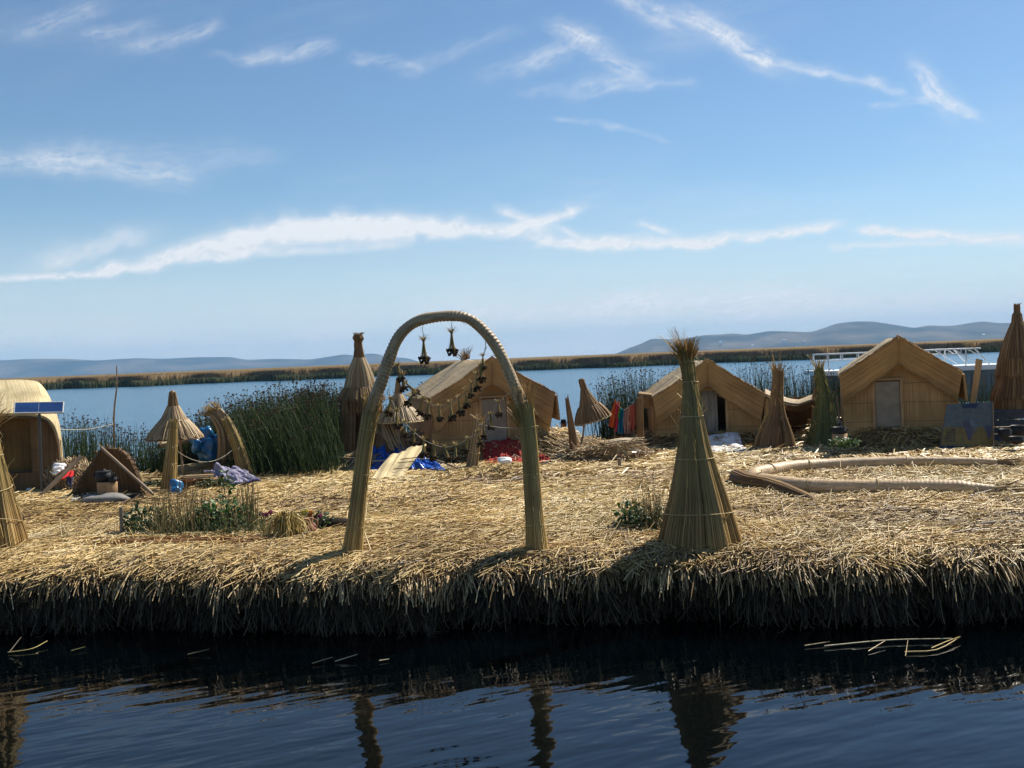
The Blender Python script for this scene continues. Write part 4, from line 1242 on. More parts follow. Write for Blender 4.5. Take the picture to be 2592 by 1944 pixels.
# ------------------------------------------------------------------ gabled mat huts
def hut(label, px, base_py, d, zb, yaw, W, hw, hr, D, band, door, flaps=(), seed=1, ov=.28, doorkind='sheet', tuftpx=None, bandend=None):
    """front centre of the wall at photo column px; door = x0,x1,height in design units"""
    r = np.random.default_rng(seed)
    o = np.array([(Q(px, base_py, d))[0], d, zb])
    Rz = rot3(yaw)
    Wd = lambda p: np.asarray(p, float) @ Rz.T + o
    t = thing('reed_hut', label, 'hut', o)
    eo = .06
    xe = W / 2 + eo
    # walls
    def wall(x0, x1, zt0, zt1, y=0., z0=-.12):
        a, b = 7, 12
        xs = np.linspace(x0, x1, a); q = np.linspace(0, 1, b)[:, None]
        zt = np.interp(xs, [x0, x1], [zt0, zt1])
        Z = z0 + (zt - z0)[None] * q
        X = np.broadcast_to(xs[None], Z.shape); Y = y + .012 * np.sin(X * 9 + seed) + .012 * np.sin(Z * 7)
        return np.stack([X, Y, Z], -1), np.stack([X, Z], -1)
    rz = lambda x: hr - (hr - hw) * abs(x) / (W / 2) - .03
    m_ = MB()
    x0, x1, dh = door
    for (a, b) in ((-W / 2, x0), (x1, W / 2)):
        if a < 0 < b:
            for (p, q) in ((a, 0), (0, b)):
                g_, uv = wall(p, q, rz(p), rz(q)); m_.slab(Wd(g_), .05, uv)
        else:
            g_, uv = wall(a, b, rz(a), rz(b)); m_.slab(Wd(g_), .05, uv)
    for (p, q) in ((x0, min(0, x1)), (max(0, x0), x1)):
        if q > p + .02:
            g_, uv = wall(p, q, rz(p), rz(q), 0., dh); m_.slab(Wd(g_), .05, uv)
    m_.build('front_wall', M['mat_wall'], t)
    m_ = MB()
    for sx in (-1, 1):
        ys = np.linspace(.03, D, 9); q = np.linspace(-.12, hw - .03, 8)
        Y, Z = np.meshgrid(ys, q); X = sx * (W / 2 - .03) + .015 * np.sin(Y * 6)
        m_.slab(Wd(np.stack([X, Y, Z], -1)), .05, np.stack([Y, Z], -1))
    g_, uv = wall(-W / 2, 0, rz(-W / 2), rz(0), D); m_.slab(Wd(g_), .05, uv)
    g_, uv = wall(0, W / 2, rz(0), rz(W / 2), D); m_.slab(Wd(g_), .05, uv)
    m_.build('side_walls', M['mat_wall'], t)
    # roof slopes: stems run along the ridge
    for sx in (-1, 1):
        a, b = 14, 18
        q = np.linspace(0, 1, a)[None]; ys = np.linspace(-ov, D + .15, b)[:, None]
        X = sx * xe * q + 0 * ys
        Z = hr + .02 - (hr - hw) * q ** 1.04 + .035 * np.sin(ys * 2.2 + seed) * q + .018 * np.sin(q * 9 + ys * 3) - .02 * np.sin(np.pi * q) + .008 * np.sin(ys * 9 + seed) - .05 * np.exp(-(q / .06) ** 2)
        Y = ys + .03 * np.sin(q * 7 + seed) * (np.abs(ys - D) < .3)
        g_ = np.stack([X, np.broadcast_to(Y, X.shape), Z], -1)
        uv = np.stack(np.broadcast_arrays(q * math.hypot(xe, hr - hw) + 0 * ys, ys + 0 * q), -1)
        m_ = MB(); m_.slab(Wd(g_) , .032, uv)
        m_.build('roof_slope', M['mat_roof'], t)
    # gable mats hanging under both slopes
    for sx in (-1, 1):
        a, b = 16, 8
        q = np.linspace(0.004, 1, a)[:, None]; s2 = np.linspace(0, 1, b)[None]
        be = band if bandend is None else bandend
        bh = band + (be - band) * q
        X = sx * xe * q * (1 - .07 * s2 * q) + 0 * s2
        Z = hr + .045 - (hr - hw) * q - bh * s2 * (1 + .022 * np.sin(q * 13 + seed * 2) + .02 * np.sin(q * 29 + seed)) + .008 * np.sin(q * 8 + seed) - .02 * np.sin(np.pi * q)
        Y = -ov - .05 + .13 * s2 + .015 * np.sin(q * 10 + s2 * 3) + 0 * q - .004 * (sx > 0)
        g_ = np.stack([X, Y, Z], -1)
        uv = np.stack(np.broadcast_arrays(bh * s2, q * math.hypot(xe, hr - hw)), -1)
        m_ = MB(); m_.slab(Wd(g_), .04, uv)
        if sx > 0:
            m_.tube(Wd(np.array([(0, -ov - .075, hr - .06), (0.0, -ov + .02, hr - .06 - band * .95)])), .012, 5)
        # frayed lower edge and stray stems
        n_ = 150; fq = r.random(n_); i_ = np.clip((fq * (a - 1)).astype(int), 0, a - 2)
        fr_ = (fq * (a - 1) - i_)[:, None]; lowe = r.random(n_) < .7
        ed = np.where(lowe[:, None], g_[i_, -1] * (1 - fr_) + g_[i_ + 1, -1] * fr_, g_[i_, 0] * (1 - fr_) + g_[i_ + 1, 0] * fr_)
        dirv = nrm(g_[i_ + 1, -1] - g_[i_, -1]) * r.choice([-1, 1], n_)[:, None]
        dirv = nrm(dirv + np.stack([r.normal(0, .12, n_), -np.abs(r.normal(0, .12, n_)), np.where(lowe, -1, 1) * np.abs(r.normal(.12, .14, n_))], -1)) * r.uniform(.06, .26, n_)[:, None]
        ed = ed + np.array([0, -.02, 0])
        m_.strands(Wd(np.stack([ed - dirv * .6, ed, ed + dirv * .4 + np.array([0, 0, -.01])], 1)), .014, None, 3, None, r)
        m_.build('gable_mat', M['mat_gable'], t)
    for sx in flaps:
        ys = np.linspace(-ov - .06, D, 10)[:, None]; s2 = np.linspace(0, 1, 7)[None]
        X = sx * (xe + .03 + .05 * s2) + 0 * ys; Z = hw - (band * .95) * s2 + .02 * np.sin(ys * 4)
        g_ = np.stack([X, ys + 0 * s2, Z], -1)
        m_ = MB(); m_.slab(Wd(g_), .045, np.stack(np.broadcast_arrays(s2 * band, ys), -1)); m_.build('eave_flap', M['mat_gable'], t)
    # door
    if doorkind == 'sheet':
        R_ = Rz
        dr = MB().box(Wd(((x0 + x1) / 2, -.012, dh / 2)), ((x1 - x0) / 2 - .02, .02, dh / 2 - .02), R_).build('door', M['doorgrey'], t)
        m_ = MB()
        for xx in (x0 - .015, x1 + .015): m_.box(Wd((xx, -.03, dh / 2 + .02)), (.028, .035, dh / 2 + .05), R_)
        m_.box(Wd(((x0 + x1) / 2, -.034, dh + .03)), ((x1 - x0) / 2 + .1, .03, .026), R_)
        m_.box(Wd(((x0 + x1) / 2, -.038, -.035)), ((x1 - x0) / 2 + .08, .045, .035), R_)
        m_.build('door_frame', M['woodwarm'], t)
        MB().blob(Wd((x1 - .07, -.05, dh * .5)), (.014, .014, .014), 6, 0).build('latch', M['metal'], dr)
    else:
        xm = x0 + (x1 - x0) * .66
        MB().box(Wd(((x0 + xm) / 2, .05, dh / 2)), ((xm - x0) / 2, .015, dh / 2 + .02), Rz).build('door', M['woodgrey'], t)
        m_ = MB(); m_.box(Wd((x1 + .0, -.0, dh / 2)), (.03, .04, dh / 2 + .02), Rz); m_.box(Wd(((x0 + x1) / 2, -.005, -.03)), ((x1 - x0) / 2, .045, .03), Rz)
        m_.build('door_frame', M['woodwarm'], t)
    m_ = MB()
    for q in (.3, .7):
        y_ = -ov + (D + ov) * q * .5
        m_.tube(Wd(smooth([(-xe * 1.0, y_, hw + .03), (-xe * .75, y_ + .05, hw + .06 + (hr - hw) * .25), (-xe * .5, y_ + .18, hw + .06 + (hr - hw) * .5)], 8)), .006, 4)
    m_.build('roof_cord', M['rope'], t)
    if tuftpx:
        m_ = MB(); flare(m_, Wd((0, D * .8, hr)), [-.25, 0, 1], .12, .26, .26, 60, .014, r); m_.build('ridge_tuft', M['dryb'], t)
    return t
hut('centre reed mat hut seen through the arch, tuft on ridge', 1246, 1130, 23.4, 1.02, math.radians(15), 2.78, 1.10, 1.98, 3.0, .60, (-.235, .375, 1.08), flaps=(1,), seed=1, tuftpx=True, bandend=.78)
hut('reed mat hut with open plank door behind the tallest sheaf', 1793, 1108, 24.6, .95, math.radians(-3), 2.52, .92, 1.80, 3.0, .66, (-.17, .46, 1.07), flaps=(1,), seed=2, doorkind='open')
hut('reed mat hut nearest the painted board, closed grey door', 2279, 1086, 22.5, 1.08, math.radians(-17), 2.38, 1.20, 2.03, 3.0, .60, (-.52, .03, 1.09), flaps=(1,), seed=3)

def porch():
    d = 25.0; c = Q(1650, 1120, d)
    t = thing('porch_awning', 'small mat awning and side panel at the hut with clothes', 'awning', c)
    a = np.array([[Q(1618, 993, d + 1.0), Q(1662, 1000, d + 1.0)], [Q(1616, 998, d - .2), Q(1660, 1003, d - .2)]])
    MB().slab(a, .05).build('awning_mat', M['mat_gable'], t)
    q = np.array([[Q(1624, 1004, d - .2), Q(1655, 1006, d - .2)], [Q(1632, 1034, d - .15), Q(1652, 1028, d - .15)]])
    MB().slab(q, .04).build('hanging_flap', M['mat_gable'], t)
    q = np.array([[Q(1652, 1002, d - .1), Q(1672, 1004, d - .1)], [Q(1655, 1112, d - .1), Q(1690, 1112, d - .1)]])
    MB().slab(q, .05).build('side_panel', M['mat_wall'], t)
porch()

def shelter():
    d = 24.2; c = Q(2020, 1130, d)
    t = thing('reed_shelter', 'low dark mat shelter sagging between two huts', 'shelter', c)
    xs = np.linspace(0, 1, 14); yy = np.linspace(0, 1, 6)
    row = lambda dd, up: np.array([Q(1936 + 142 * q, 990 + up + 26 * math.sin(min(1, q * 1.35) * math.pi * .62) - 40 * max(0, q - .62), dd) for q in xs])
    f, b = row(d, 8), row(d + 1.6, -4)
    g_ = f[None] * (1 - yy[:, None, None]) + b[None] * yy[:, None, None]
    MB().slab(g_, .05).build('roof_mat', M['mat_roof'], t)
    g2 = np.stack([f + np.array([0, -.02, -.02]), f + np.array([0, .05, -.16])])
    MB().slab(g2, .04).build('front_edge', M['mat_dark'], t)
    q = np.array([[Q(1930, 1010, d + 1.5), Q(2085, 1000, d + 1.5)], [Q(1930, 1125, d + 1.5), Q(2085, 1125, d + 1.5)]])
    MB().slab(q, .05).build('back_wall', M['mat_dark'], t)
    for (x0, x1, x2, x3) in ((1936, 1958, 1932, 1958), (2056, 2076, 2056, 2070)):
        q = np.array([[Q(x0, 1000, d + .05), Q(x1, 1005, d + .05)], [Q(x2, 1120, d + .05), Q(x3, 1120, d + .05)]])
        MB().slab(q, .05).build('side_panel', M['mat_wall'], t)
    m_ = MB(); m_.lathe(Q(2038, 1086, d + .8), [(.02, .0), (.07, .03), (.10, .1)], 16); o = m_.build('bowl', M['stone'], origin=Q(2038, 1086, d + .8)); tag(o, 'grey bowl inside the dark low shelter', 'bowl')
shelter()

def panel_hut():
    d = 20.2; c = np.array([-10.4, d, .72])
    t = thing('vaulted_reed_hut', 'pale thatched hut with rounded roof behind the solar panel', 'hut', c)
    k = 20
    q = np.linspace(0, 1, k)
    def prof(pts, n=26):
        return smooth(np.array(pts), n)
    F_ = prof([(-13, d, 2.30), (-11.5, d, 2.29), (-10.2, d, 2.28), (-9.45, d, 2.24), (-9.15, d, 2.10), (-9.03, d, 1.80), (-9.0, d, 1.40), (-9.02, d, 1.10)])
    M1 = prof([(-13, d + .9, 2.62), (-11.6, d + .9, 2.62), (-10.6, d + .9, 2.60), (-9.85, d + .9, 2.52), (-9.55, d + .9, 2.36), (-9.40, d + .9, 2.05), (-9.36, d + .9, 1.5), (-9.36, d + .9, 1.10)])
    M2 = prof([(-13, d + 2.0, 2.93), (-12, d + 2., 2.93), (-11.2, d + 2., 2.92), (-10.5, d + 2., 2.90), (-10.22, d + 2., 2.78), (-10.02, d + 2., 2.3), (-9.95, d + 2., 1.6), (-9.95, d + 2., 1.10)])
    M3 = prof([(-13, d + 3.6, 2.2), (-12, d + 3.6, 2.2), (-11.6, d + 3.6, 2.2), (-11.2, d + 3.6, 2.1), (-10.95, d + 3.6, 1.9), (-10.8, d + 3.6, 1.6), (-10.75, d + 3.6, 1.3), (-10.75, d + 3.6, 1.10)])
    rows = smooth(np.stack([F_, M1, M2, M3]).reshape(4, -1), 22).reshape(22, -1, 3)
    ln = np.r_[0, np.cumsum(np.linalg.norm(np.diff(rows[4], axis=0), axis=1))]
    lv = np.r_[0, np.cumsum(np.linalg.norm(np.diff(rows[:, 8], axis=0), axis=1))]
    uv = np.stack(np.broadcast_arrays(ln[None], lv[:, None]), -1)
    m_ = MB(); m_.slab(rows, .07, uv)
    m_.build('thatched_roof', M['mat_pale'], t)
    m_ = MB(); m_.tube(F_ + np.array([-.01, .0, -.05]), .03, 8); m_.build('roof_rim', M['mat_dark'], t)
    X = np.linspace(-13, -9.6, 12); Z = np.linspace(1.12, 2.2, 8)
    m_ = MB(); XX, ZZ = np.meshgrid(X, Z); m_.slab(np.stack([XX, d + .4 + .01 * np.sin(XX * 8), ZZ], -1), .04, np.stack([XX, ZZ], -1)); m_.build('ochre_wall', M['mat_ochre'], t)
    x0, x1 = Q(72, 1100, d)[0], Q(146, 1100, d)[0]
    X = np.linspace(x0, x1, 8); XX, ZZ = np.meshgrid(X, np.linspace(1.05, 2.2, 8))
    ZZ = np.minimum(ZZ, 2.2 - np.clip((XX - (-9.5)) / .5, 0, 1) ** 2 * .5)
    m_ = MB(); m_.slab(np.stack([XX, d + .12 + 0 * XX, ZZ], -1), .05, np.stack([XX, ZZ], -1)); m_.build('slat_panel', M['mat_slat'], t)
    m_ = MB(); m_.box((-11.1, d + .9, .9), (2.05, .85, .21)); m_.build('reed_base', M['mat_dark'], t)
panel_hut()

def solar():
    d = 19.5; c = Q(98, 1240, d); c[2] = .72
    t = thing('solar_panel', 'dark blue solar panel on a thin post', 'solar panel', c)
    p = np.array([[Q(36, 1047, d), Q(159, 1045, d)], [Q(38, 1021, d + .32), Q(161, 1019, d + .32)]])
    MB().slab(p, .03).build('cell_sheet', M['panel'], t)
    m_ = MB()
    a, b, c2, d2 = p[0, 0], p[0, 1], p[1, 0], p[1, 1]
    n = np.cross(b - a, c2 - a); n /= np.linalg.norm(n)
    for u_, v_ in ((a, b), (c2, d2), (a, c2), (b, d2)): m_.tube(np.array([u_, v_]) + n * .01, .014, 4)
    m_.tube(np.array([(a + b) / 2, (c2 + d2) / 2]) + n * .016, .002, 4)
    m_.build('panel_frame', M['alu'], t)
    MB().tube(np.array([Q(99, 1036, d + .14), np.array([Q(97, 1240, d)[0], d + .14, .70])]), .028, 8).build('post', M['metal'], t)
solar()

# ------------------------------------------------------------------ the big bound reed tube on the ground
def laid_tube():
    s6 = lambda x, y: P(1500 + x * .4937, 1100 + y * .4937, G + .09)
    pts = [s6(*q) for q in ((2075, 150), (1900, 148), (1500, 152), (1200, 163), (1000, 180), (880, 200), (830, 218), (850, 245), (1000, 268), (1200, 280), (1500, 287), (1800, 288), (2060, 290))]
    c = pts[6].copy(); c[2] = G
    t = thing('bound_reed_tube', 'long bound reed tube bent into a U, lying on straw', 'reed tube', c)
    path = smooth(pts, 420)
    path[:, 2] = gz(path[:, 0], path[:, 1]) + .115
    ln = np.r_[0, np.cumsum(np.linalg.norm(np.diff(path, axis=0), axis=1))]
    an = np.linspace(0, 2 * np.pi, 21)
    rm = 1 + .05 * np.sin(ln[:, None] / .062 * 2 * np.pi + an[None]) ** 3
    rad = np.interp(ln / ln[-1], [0, .04, .2, .45, .6, .95, 1], [.05, .085, .115, .135, .14, .12, .06])
    MB().tube(path, rad, 20, True, .5, True, rm).build('tube_body', M['weave2'], t)
    for q in (0, -1):
        m_ = MB()
        up = (path[0] - path[5]) if q == 0 else (path[-1] - path[-6])
        flare(m_, path[q], up, .05, .13, .42, 60, .014)
        m_.build('frayed_end', M['dry'], t)
    for i in (60, 120, 165, 250, 300, 345):
        m_ = MB(); tie(m_, path[i], path[i + 1] - path[i - 1], rad[i] * 1.03, .007)
        m_.build('binding', M['cord'], t)
    pts = [s6(*q) for q in ((735, 225), (800, 252), (900, 262), (1000, 285), (1100, 310), (1160, 340))]
    path = smooth(pts, 30); path[:, 2] = gz(path[:, 0], path[:, 1]) + np.linspace(.12, .04, 30)
    t2 = thing('reed_log', 'short dark reed log tapering beside the bend of the tube', 'reed log', np.array([path[0][0], path[0][1], G]))
    m_ = MB(); bundle(m_, path, np.interp(np.linspace(0, 1, 30), [0, .1, .5, 1], [.125, .15, .11, .045]), 150, .016, over=.05); m_.build('stem_bundle', M['dryb'], t2)
    for i in (8, 14, 20, 24):
        m_ = MB(); tie(m_, path[i], path[i + 1] - path[i - 1], np.interp(i / 29, [0, .1, .5, 1], [.11, .13, .10, .04]), .009)
        m_.build('binding', M['cord'], t2)
    a = s6(1925, 462); b = s6(2240, 448)
    a[2] = gz(a[0], a[1]) + .07; b[2] = gz(b[0], b[1]) + .08
    o = MB().tube(smooth([a, (a * .6 + b * .4) + np.array([0, 0, .03]), b], 12), np.linspace(.012, .024, 12), 6).build('pale_stick', M['rope'], origin=a)
    tag(o, 'bare pale stick lying on the straw near the right side', 'stick')
laid_tube()

# ------------------------------------------------------------------ white boat on the lake
def boat():
    d = 31.
    r5 = lambda x, y, dd=d: Q(1900 + x * .3128, 750 + y * .3128, dd)
    c = r5(1300, 700); c[2] = 0
    t = thing('passenger_boat', 'white passenger boat with roof railing moored behind the huts', 'boat', c)
    a, b = r5(560, 628), r5(2150, 560)
    L = b - a; L[2] = 0
    z1 = (a[2] + b[2]) / 2
    mid = (a + b) / 2; mid[2] = z1
    ax = L / np.linalg.norm(L); yaw = math.atan2(ax[1], ax[0]); R_ = rot3(yaw)
    hl = np.linalg.norm(L) / 2
    MB().box(mid + np.array([0, .7, 0]), (hl, .95, .07), R_).build('roof_deck', M['boatwhite'], t)
    m_ = MB(); m_.box(mid + np.array([0, .7, -.55]), (hl - .15, .82, .48), R_); cab = m_.build('cabin', M['boatblue'], t)
    for q in np.linspace(-hl + .6, hl - .6, 9):
        MB().box(mid + ax * q + np.array([0, -.13, -.42]), (hl / 13, .012, .22), R_).build('window', M['glass'], cab)
    m_ = MB()
    ks = 24; q = np.linspace(-1, 1, ks)
    rows = []
    for (zz, wf, lf) in ((.95, 1., 1.06), (.6, .98, 1.04), (.2, .85, 1.0), (-.2, .5, .95)):
        wdt = 1.05 * wf * np.sqrt(np.clip(1 - np.abs(q) ** 5, 0, 1))
        p1 = np.stack([q * hl * lf, -wdt, np.full(ks, zz)], -1); p2 = np.stack([q[::-1] * hl * lf, wdt[::-1], np.full(ks, zz)], -1)
        rows.append(np.concatenate([p1, p2, p1[:1]]) @ R_.T + np.array([mid[0], mid[1] + .7, 0]))
    m_.grid(np.array(rows), None); m_.build('hull', M['boatwhite'], t)
    m_ = MB()
    def rail(p, q, rad=.022): m_.tube(np.array([p, q]), rad, 6, True)
    for dd in (0, 1.5):
        off = np.array([0, dd - .1, 0])
        e = lambda x, y: r5(x, y) + off
        rail(e(612, 470), e(1850, 420)); rail(e(640, 522), e(1700, 462), .014)
        for x in (615, 735, 850, 1000, 1180, 1430, 1520, 1590, 1690):
            rail(e(x, np.interp(x, [612, 1800], [470, 420])), e(x, np.interp(x, [612, 1800], [525, 465])), .014)
        rail(e(618, 470), e(625, 610)); rail(e(1730, 425), e(1730, 560)); rail(e(1800, 422), e(1920, 550)); rail(e(1700, 470), e(1830, 545), .015)
        rail(e(1640, 430), e(1700, 470), .014); rail(e(1740, 425), e(1810, 465), .014)
    rail(r5(612, 470) + np.array([0, -.1, 0]), r5(612, 470) + np.array([0, 1.4, 0])); rail(r5(1800, 422) + np.array([0, -.1, 0]), r5(1800, 422) + np.array([0, 1.4, 0]))
    m_.build('railing', M['rail'], t)
boat()

# ------------------------------------------------------------------ clothes line, person, odds and ends on the island
def cloth(name, label, cat, corners, mat, d=None, th=.012, wob=.05, seed=1, nx=14, ny=14, fringe=0, group=None, parts=()):
    """hanging or lying sheet through four photo points (tl, tr, br, bl), each px,py,depth"""
    r = np.random.default_rng(seed)
    p = [Q(*q) for q in corners]
    u_ = np.linspace(0, 1, nx)[None, :, None]; v_ = np.linspace(0, 1, ny)[:, None, None]
    g_ = (p[0] * (1 - u_) + p[1] * u_) * (1 - v_) + (p[3] * (1 - u_) + p[2] * u_) * v_
    uu, vv = u_[..., 0] + 0 * v_[..., 0], v_[..., 0] + 0 * u_[..., 0]
    g_[..., 1] += wob * (np.sin(uu * 9 + seed) * vv + .5 * np.sin(uu * 17 + vv * 3 + seed))
    g_[..., 0] += wob * .3 * np.sin(vv * 7 + seed * 2) * vv
    g_[..., 2] += wob * .5 * np.sin(uu * 6 + seed * 1.7) * vv
    o = MB().slab(g_, th).build(name, mat, origin=p[0])
    return tag(o, label, cat, group)

def laundry():
    d = 25.8
    zq = lambda x, y: (1390 + x * .1356, 980 + y * .1356)
    c1 = flatcol('orange red weave', (.55, .09, .02)); c2 = flatcol('crimson weave', (.50, .02, .07)); c3 = flatcol('teal weave', (.02, .22, .36))
    c4 = flatcol('pale pink weave', (.62, .34, .27)); c5 = flatcol('salmon weave', (.68, .17, .11)); c6 = flatcol('grass green weave', (.05, .28, .05))
    def gm(pts, mat, lab, seed, dd=0.):
        cs = [(*zq(*q), d + dd) for q in pts]
        cloth('hanging_garment', lab, 'garment', cs, mat, th=.02, wob=.045, seed=seed, group='clothes drying on the line')
    gm([(1230, 245), (1320, 290), (1290, 740), (1100, 745)], c1, 'orange and red garment at the far end of the clothes line', 1, .15)
    gm([(1260, 300), (1330, 385), (1330, 800), (1240, 810)], c2, 'crimson garment hanging behind the teal one', 2, .08)
    gm([(1318, 385), (1342, 400), (1300, 600), (1275, 600)], c6, 'narrow green cloth strip beside the teal garment', 7, -.06)
    gm([(1330, 390), (1395, 425), (1380, 860), (1275, 860)], c3, 'teal garment in the middle of the clothes line', 3, 0.)
    gm([(1395, 425), (1500, 360), (1490, 855), (1390, 858)], c4, 'pale pink garment between the teal and salmon ones', 4, 0.)
    gm([(1505, 355), (1610, 295), (1615, 800), (1510, 790)], c5, 'salmon garment hanging next to the reed post', 5, 0.)
    pts = [Q(*zq(*q), d) for q in ((1240, 245), (1330, 385), (1395, 425), (1500, 360), (1600, 300), (1690, 260))]
    o = MB().tube(smooth(pts, 24), .008, 5).build('clothes_line', M['rope'], origin=pts[0]); tag(o, 'sagging line that carries the drying clothes', 'clothes line')
    c = Q(*zq(1250, 1000), d + .2)
    o = MB().tube(np.array([Q(*zq(1235, 230), d + .2), np.array([Q(*zq(1225, 1000), d + .2)[0], d + .2, .6])]), .02, 6).build('line_stake', M['wood'], origin=c); tag(o, 'thin stake holding the far end of the clothes line', 'stake')
laundry()

def person():
    d = 27.2
    base = Q(1430, 1160, d); base[2] = .53
    t = thing('person', 'person in dark clothes and bowler hat sitting behind the straw mound', 'person', base)
    def sk(name, verts, edges, rad, mat):
        me = bpy.data.meshes.new(name)
        me.from_pydata([tuple((np.array(v)) * K) for v in verts], edges, [])
        o = bpy.data.objects.new(name, me); col.objects.link(o); o.parent = t
        md = o.modifiers.new('skin', 'SKIN')
        for i, q in enumerate(rad): me.skin_vertices[0].data[i].radius = (q * K, q * K)
        me.skin_vertices[0].data[0].use_root = True
        sm = o.modifiers.new('sub', 'SUBSURF'); sm.levels = 2; sm.render_levels = 2
        me.materials.append(mat)
        return o
    u_ = .62   # a seated figure in design units
    V_ = [(0, 0, .10), (0, .0, .25), (0, -.01, .40), (0, -.01, .50), (0, -.02, .56),
          (.13, 0, .45), (.17, -.04, .28), (.11, -.15, .22), (-.13, 0, .45), (-.17, -.04, .28), (-.1, -.15, .22),
          (.08, -.04, .10), (.12, -.28, .14), (.12, -.30, -.10), (-.08, -.04, .10), (-.12, -.28, .14), (-.12, -.30, -.10)]
    E_ = [(0, 1), (1, 2), (2, 3), (3, 4), (2, 5), (5, 6), (6, 7), (2, 8), (8, 9), (9, 10), (0, 11), (11, 12), (12, 13), (0, 14), (14, 15), (15, 16)]
    Rd = [.12, .11, .12, .055, .05, .06, .045, .035, .06, .045, .035, .08, .065, .045, .08, .065, .045]
    sk('body', V_, E_, Rd, M['darkwool'])
    hc = base + np.array([0, -.03, .645])
    m_ = MB(); m_.blob(hc, (.068, .078, .095), 14, .02); m_.blob(hc + np.array([0, -.08, -.01]), (.013, .016, .02), 6, 0)
    for sx in (-1, 1): m_.blob(hc + np.array([sx * .07, .005, -.005]), (.012, .018, .026), 6, 0)
    hd = m_.build('head', M['skin'], t)
    m_ = MB()
    for sx in (-1, 1): m_.blob(hc + np.array([sx * .028, -.07, .012]), (.010, .007, .006), 6, 0)
    m_.box(hc + np.array([0, -.073, -.045]), (.02, .005, .004)); m_.build('eyes_and_mouth', M['blackmat'], hd)
    m_ = MB(); m_.lathe(hc + np.array([0, .0, .03]), [(.0, .115), (.04, .112), (.066, .095), (.074, .06), (.076, .02), (.11, .012), (.118, .024), (.11, .004), (.07, .0)], 24); m_.build('bowler_hat', M['darkwool'], t)
    m_ = MB()
    for sx in (-1, 1): m_.tube(hc + smooth([(sx * .05, .06, -.03), (sx * .075, .08, -.14), (sx * .08, .06, -.26)], 8), np.linspace(.018, .01, 8), 6)
    m_.build('braids', M['blackmat'], t)
    # white cover of the skiff the person sits in
    o = cloth('white_sheet', 'white plastic sheet behind the leaning post near the water', 'plastic sheet', [(1452, 1094, 25.6), (1458, 1100, 25.6), (1476, 1116, 25.4), (1456, 1116, 25.4)], M['white'], wob=.02, seed=3)
    c = np.array([Q(1440, 1130, 27.3)[0], 27.3, 0.])
    t2 = thing('reed_skiff', 'low reed skiff carrying the seated person behind the mound', 'boat', c)
    for sx in (-1, 1):
        m_ = MB(); q = np.linspace(-1, 1, 16)
        pp = np.stack([c[0] + q * 1.0, c[1] + sx * .2 * (1 - q ** 4) + 0 * q, .16 + .18 * np.abs(q) ** 3], -1)
        bundle(m_, pp, .17 * (1 - .55 * q ** 4), 60, .022); m_.build('hull_roll', M['dryb'], t2)
person()

def mound_bundles():
    d = 21.6
    c = P(1560, 1168)
    t = thing('reed_pile', 'piled cut reeds and rolled mats between two reed posts', 'reed pile', c)
    r = np.random.default_rng(6)
    for (x0, y0, x1, y1, rad, mt, nm) in ((1500, 1150, 1615, 1128, .17, 'dry', 'mat_roll'), (1468, 1150, 1530, 1148, .13, 'dry', 'mat_roll'), (1560, 1163, 1640, 1150, .10, 'dryb', 'mat_roll'), (1530, 1130, 1610, 1122, .10, 'dry', 'mat_roll')):
        m_ = MB(); a, b = Q(x0, y0, d), Q(x1, y1, d + .4)
        bundle(m_, smooth([a, (a + b) / 2 + np.array([0, 0, .03]), b], 8), rad, 130, .022, r, over=.1); m_.build(nm, M[mt], t)
    m_ = MB(); n = 130
    cx = r.uniform(1450, 1640, n); cy = r.uniform(1130, 1170, n)
    a = np.array([Q(x, y, d - .2) for x, y in zip(cx, cy)]); dd = nrm(r.normal(0, 1, (n, 3)) * np.array([1, .3, .35])) * r.uniform(.15, .4, n)[:, None]
    m_.strands(np.stack([a - dd, a + np.array([0, 0, .02]), a + dd], 1), .02, None, 3, None, r); m_.build('loose_stems', M['dry'], t)
    cloth('white_sheet', 'white plastic under the reed pile by the post', 'plastic sheet', [(1606, 1138, 21.8), (1618, 1136, 21.8), (1628, 1146, 21.6), (1598, 1146, 21.6)], M['white'], wob=.03, seed=5)
    # loose straw over the mound right of the centre hut
    m_ = MB(); n = 700
    x = r.normal(1.35, .55, n); y = r.uniform(22.3, 24.2, n); a = np.stack([x, y, gz(x, y) + r.uniform(0, .03, n)], -1)
    dd = nrm(np.stack([r.normal(.7, .35, n), r.normal(-.4, .4, n), r.normal(-.25, .12, n)], -1)) * r.uniform(.2, .4, n)[:, None]
    m_.strands(np.stack([a - dd, a + np.array([0, 0, .03]), a + dd], 1), .022, np.clip(r.normal(.75, .2, n), 0, 1), 3, None, r)
    tag(m_.build('thatch_heap', M['dry']), 'bleached reeds heaped on the mound beside the centre hut', 'reed heap', kind='stuff')
mound_bundles()

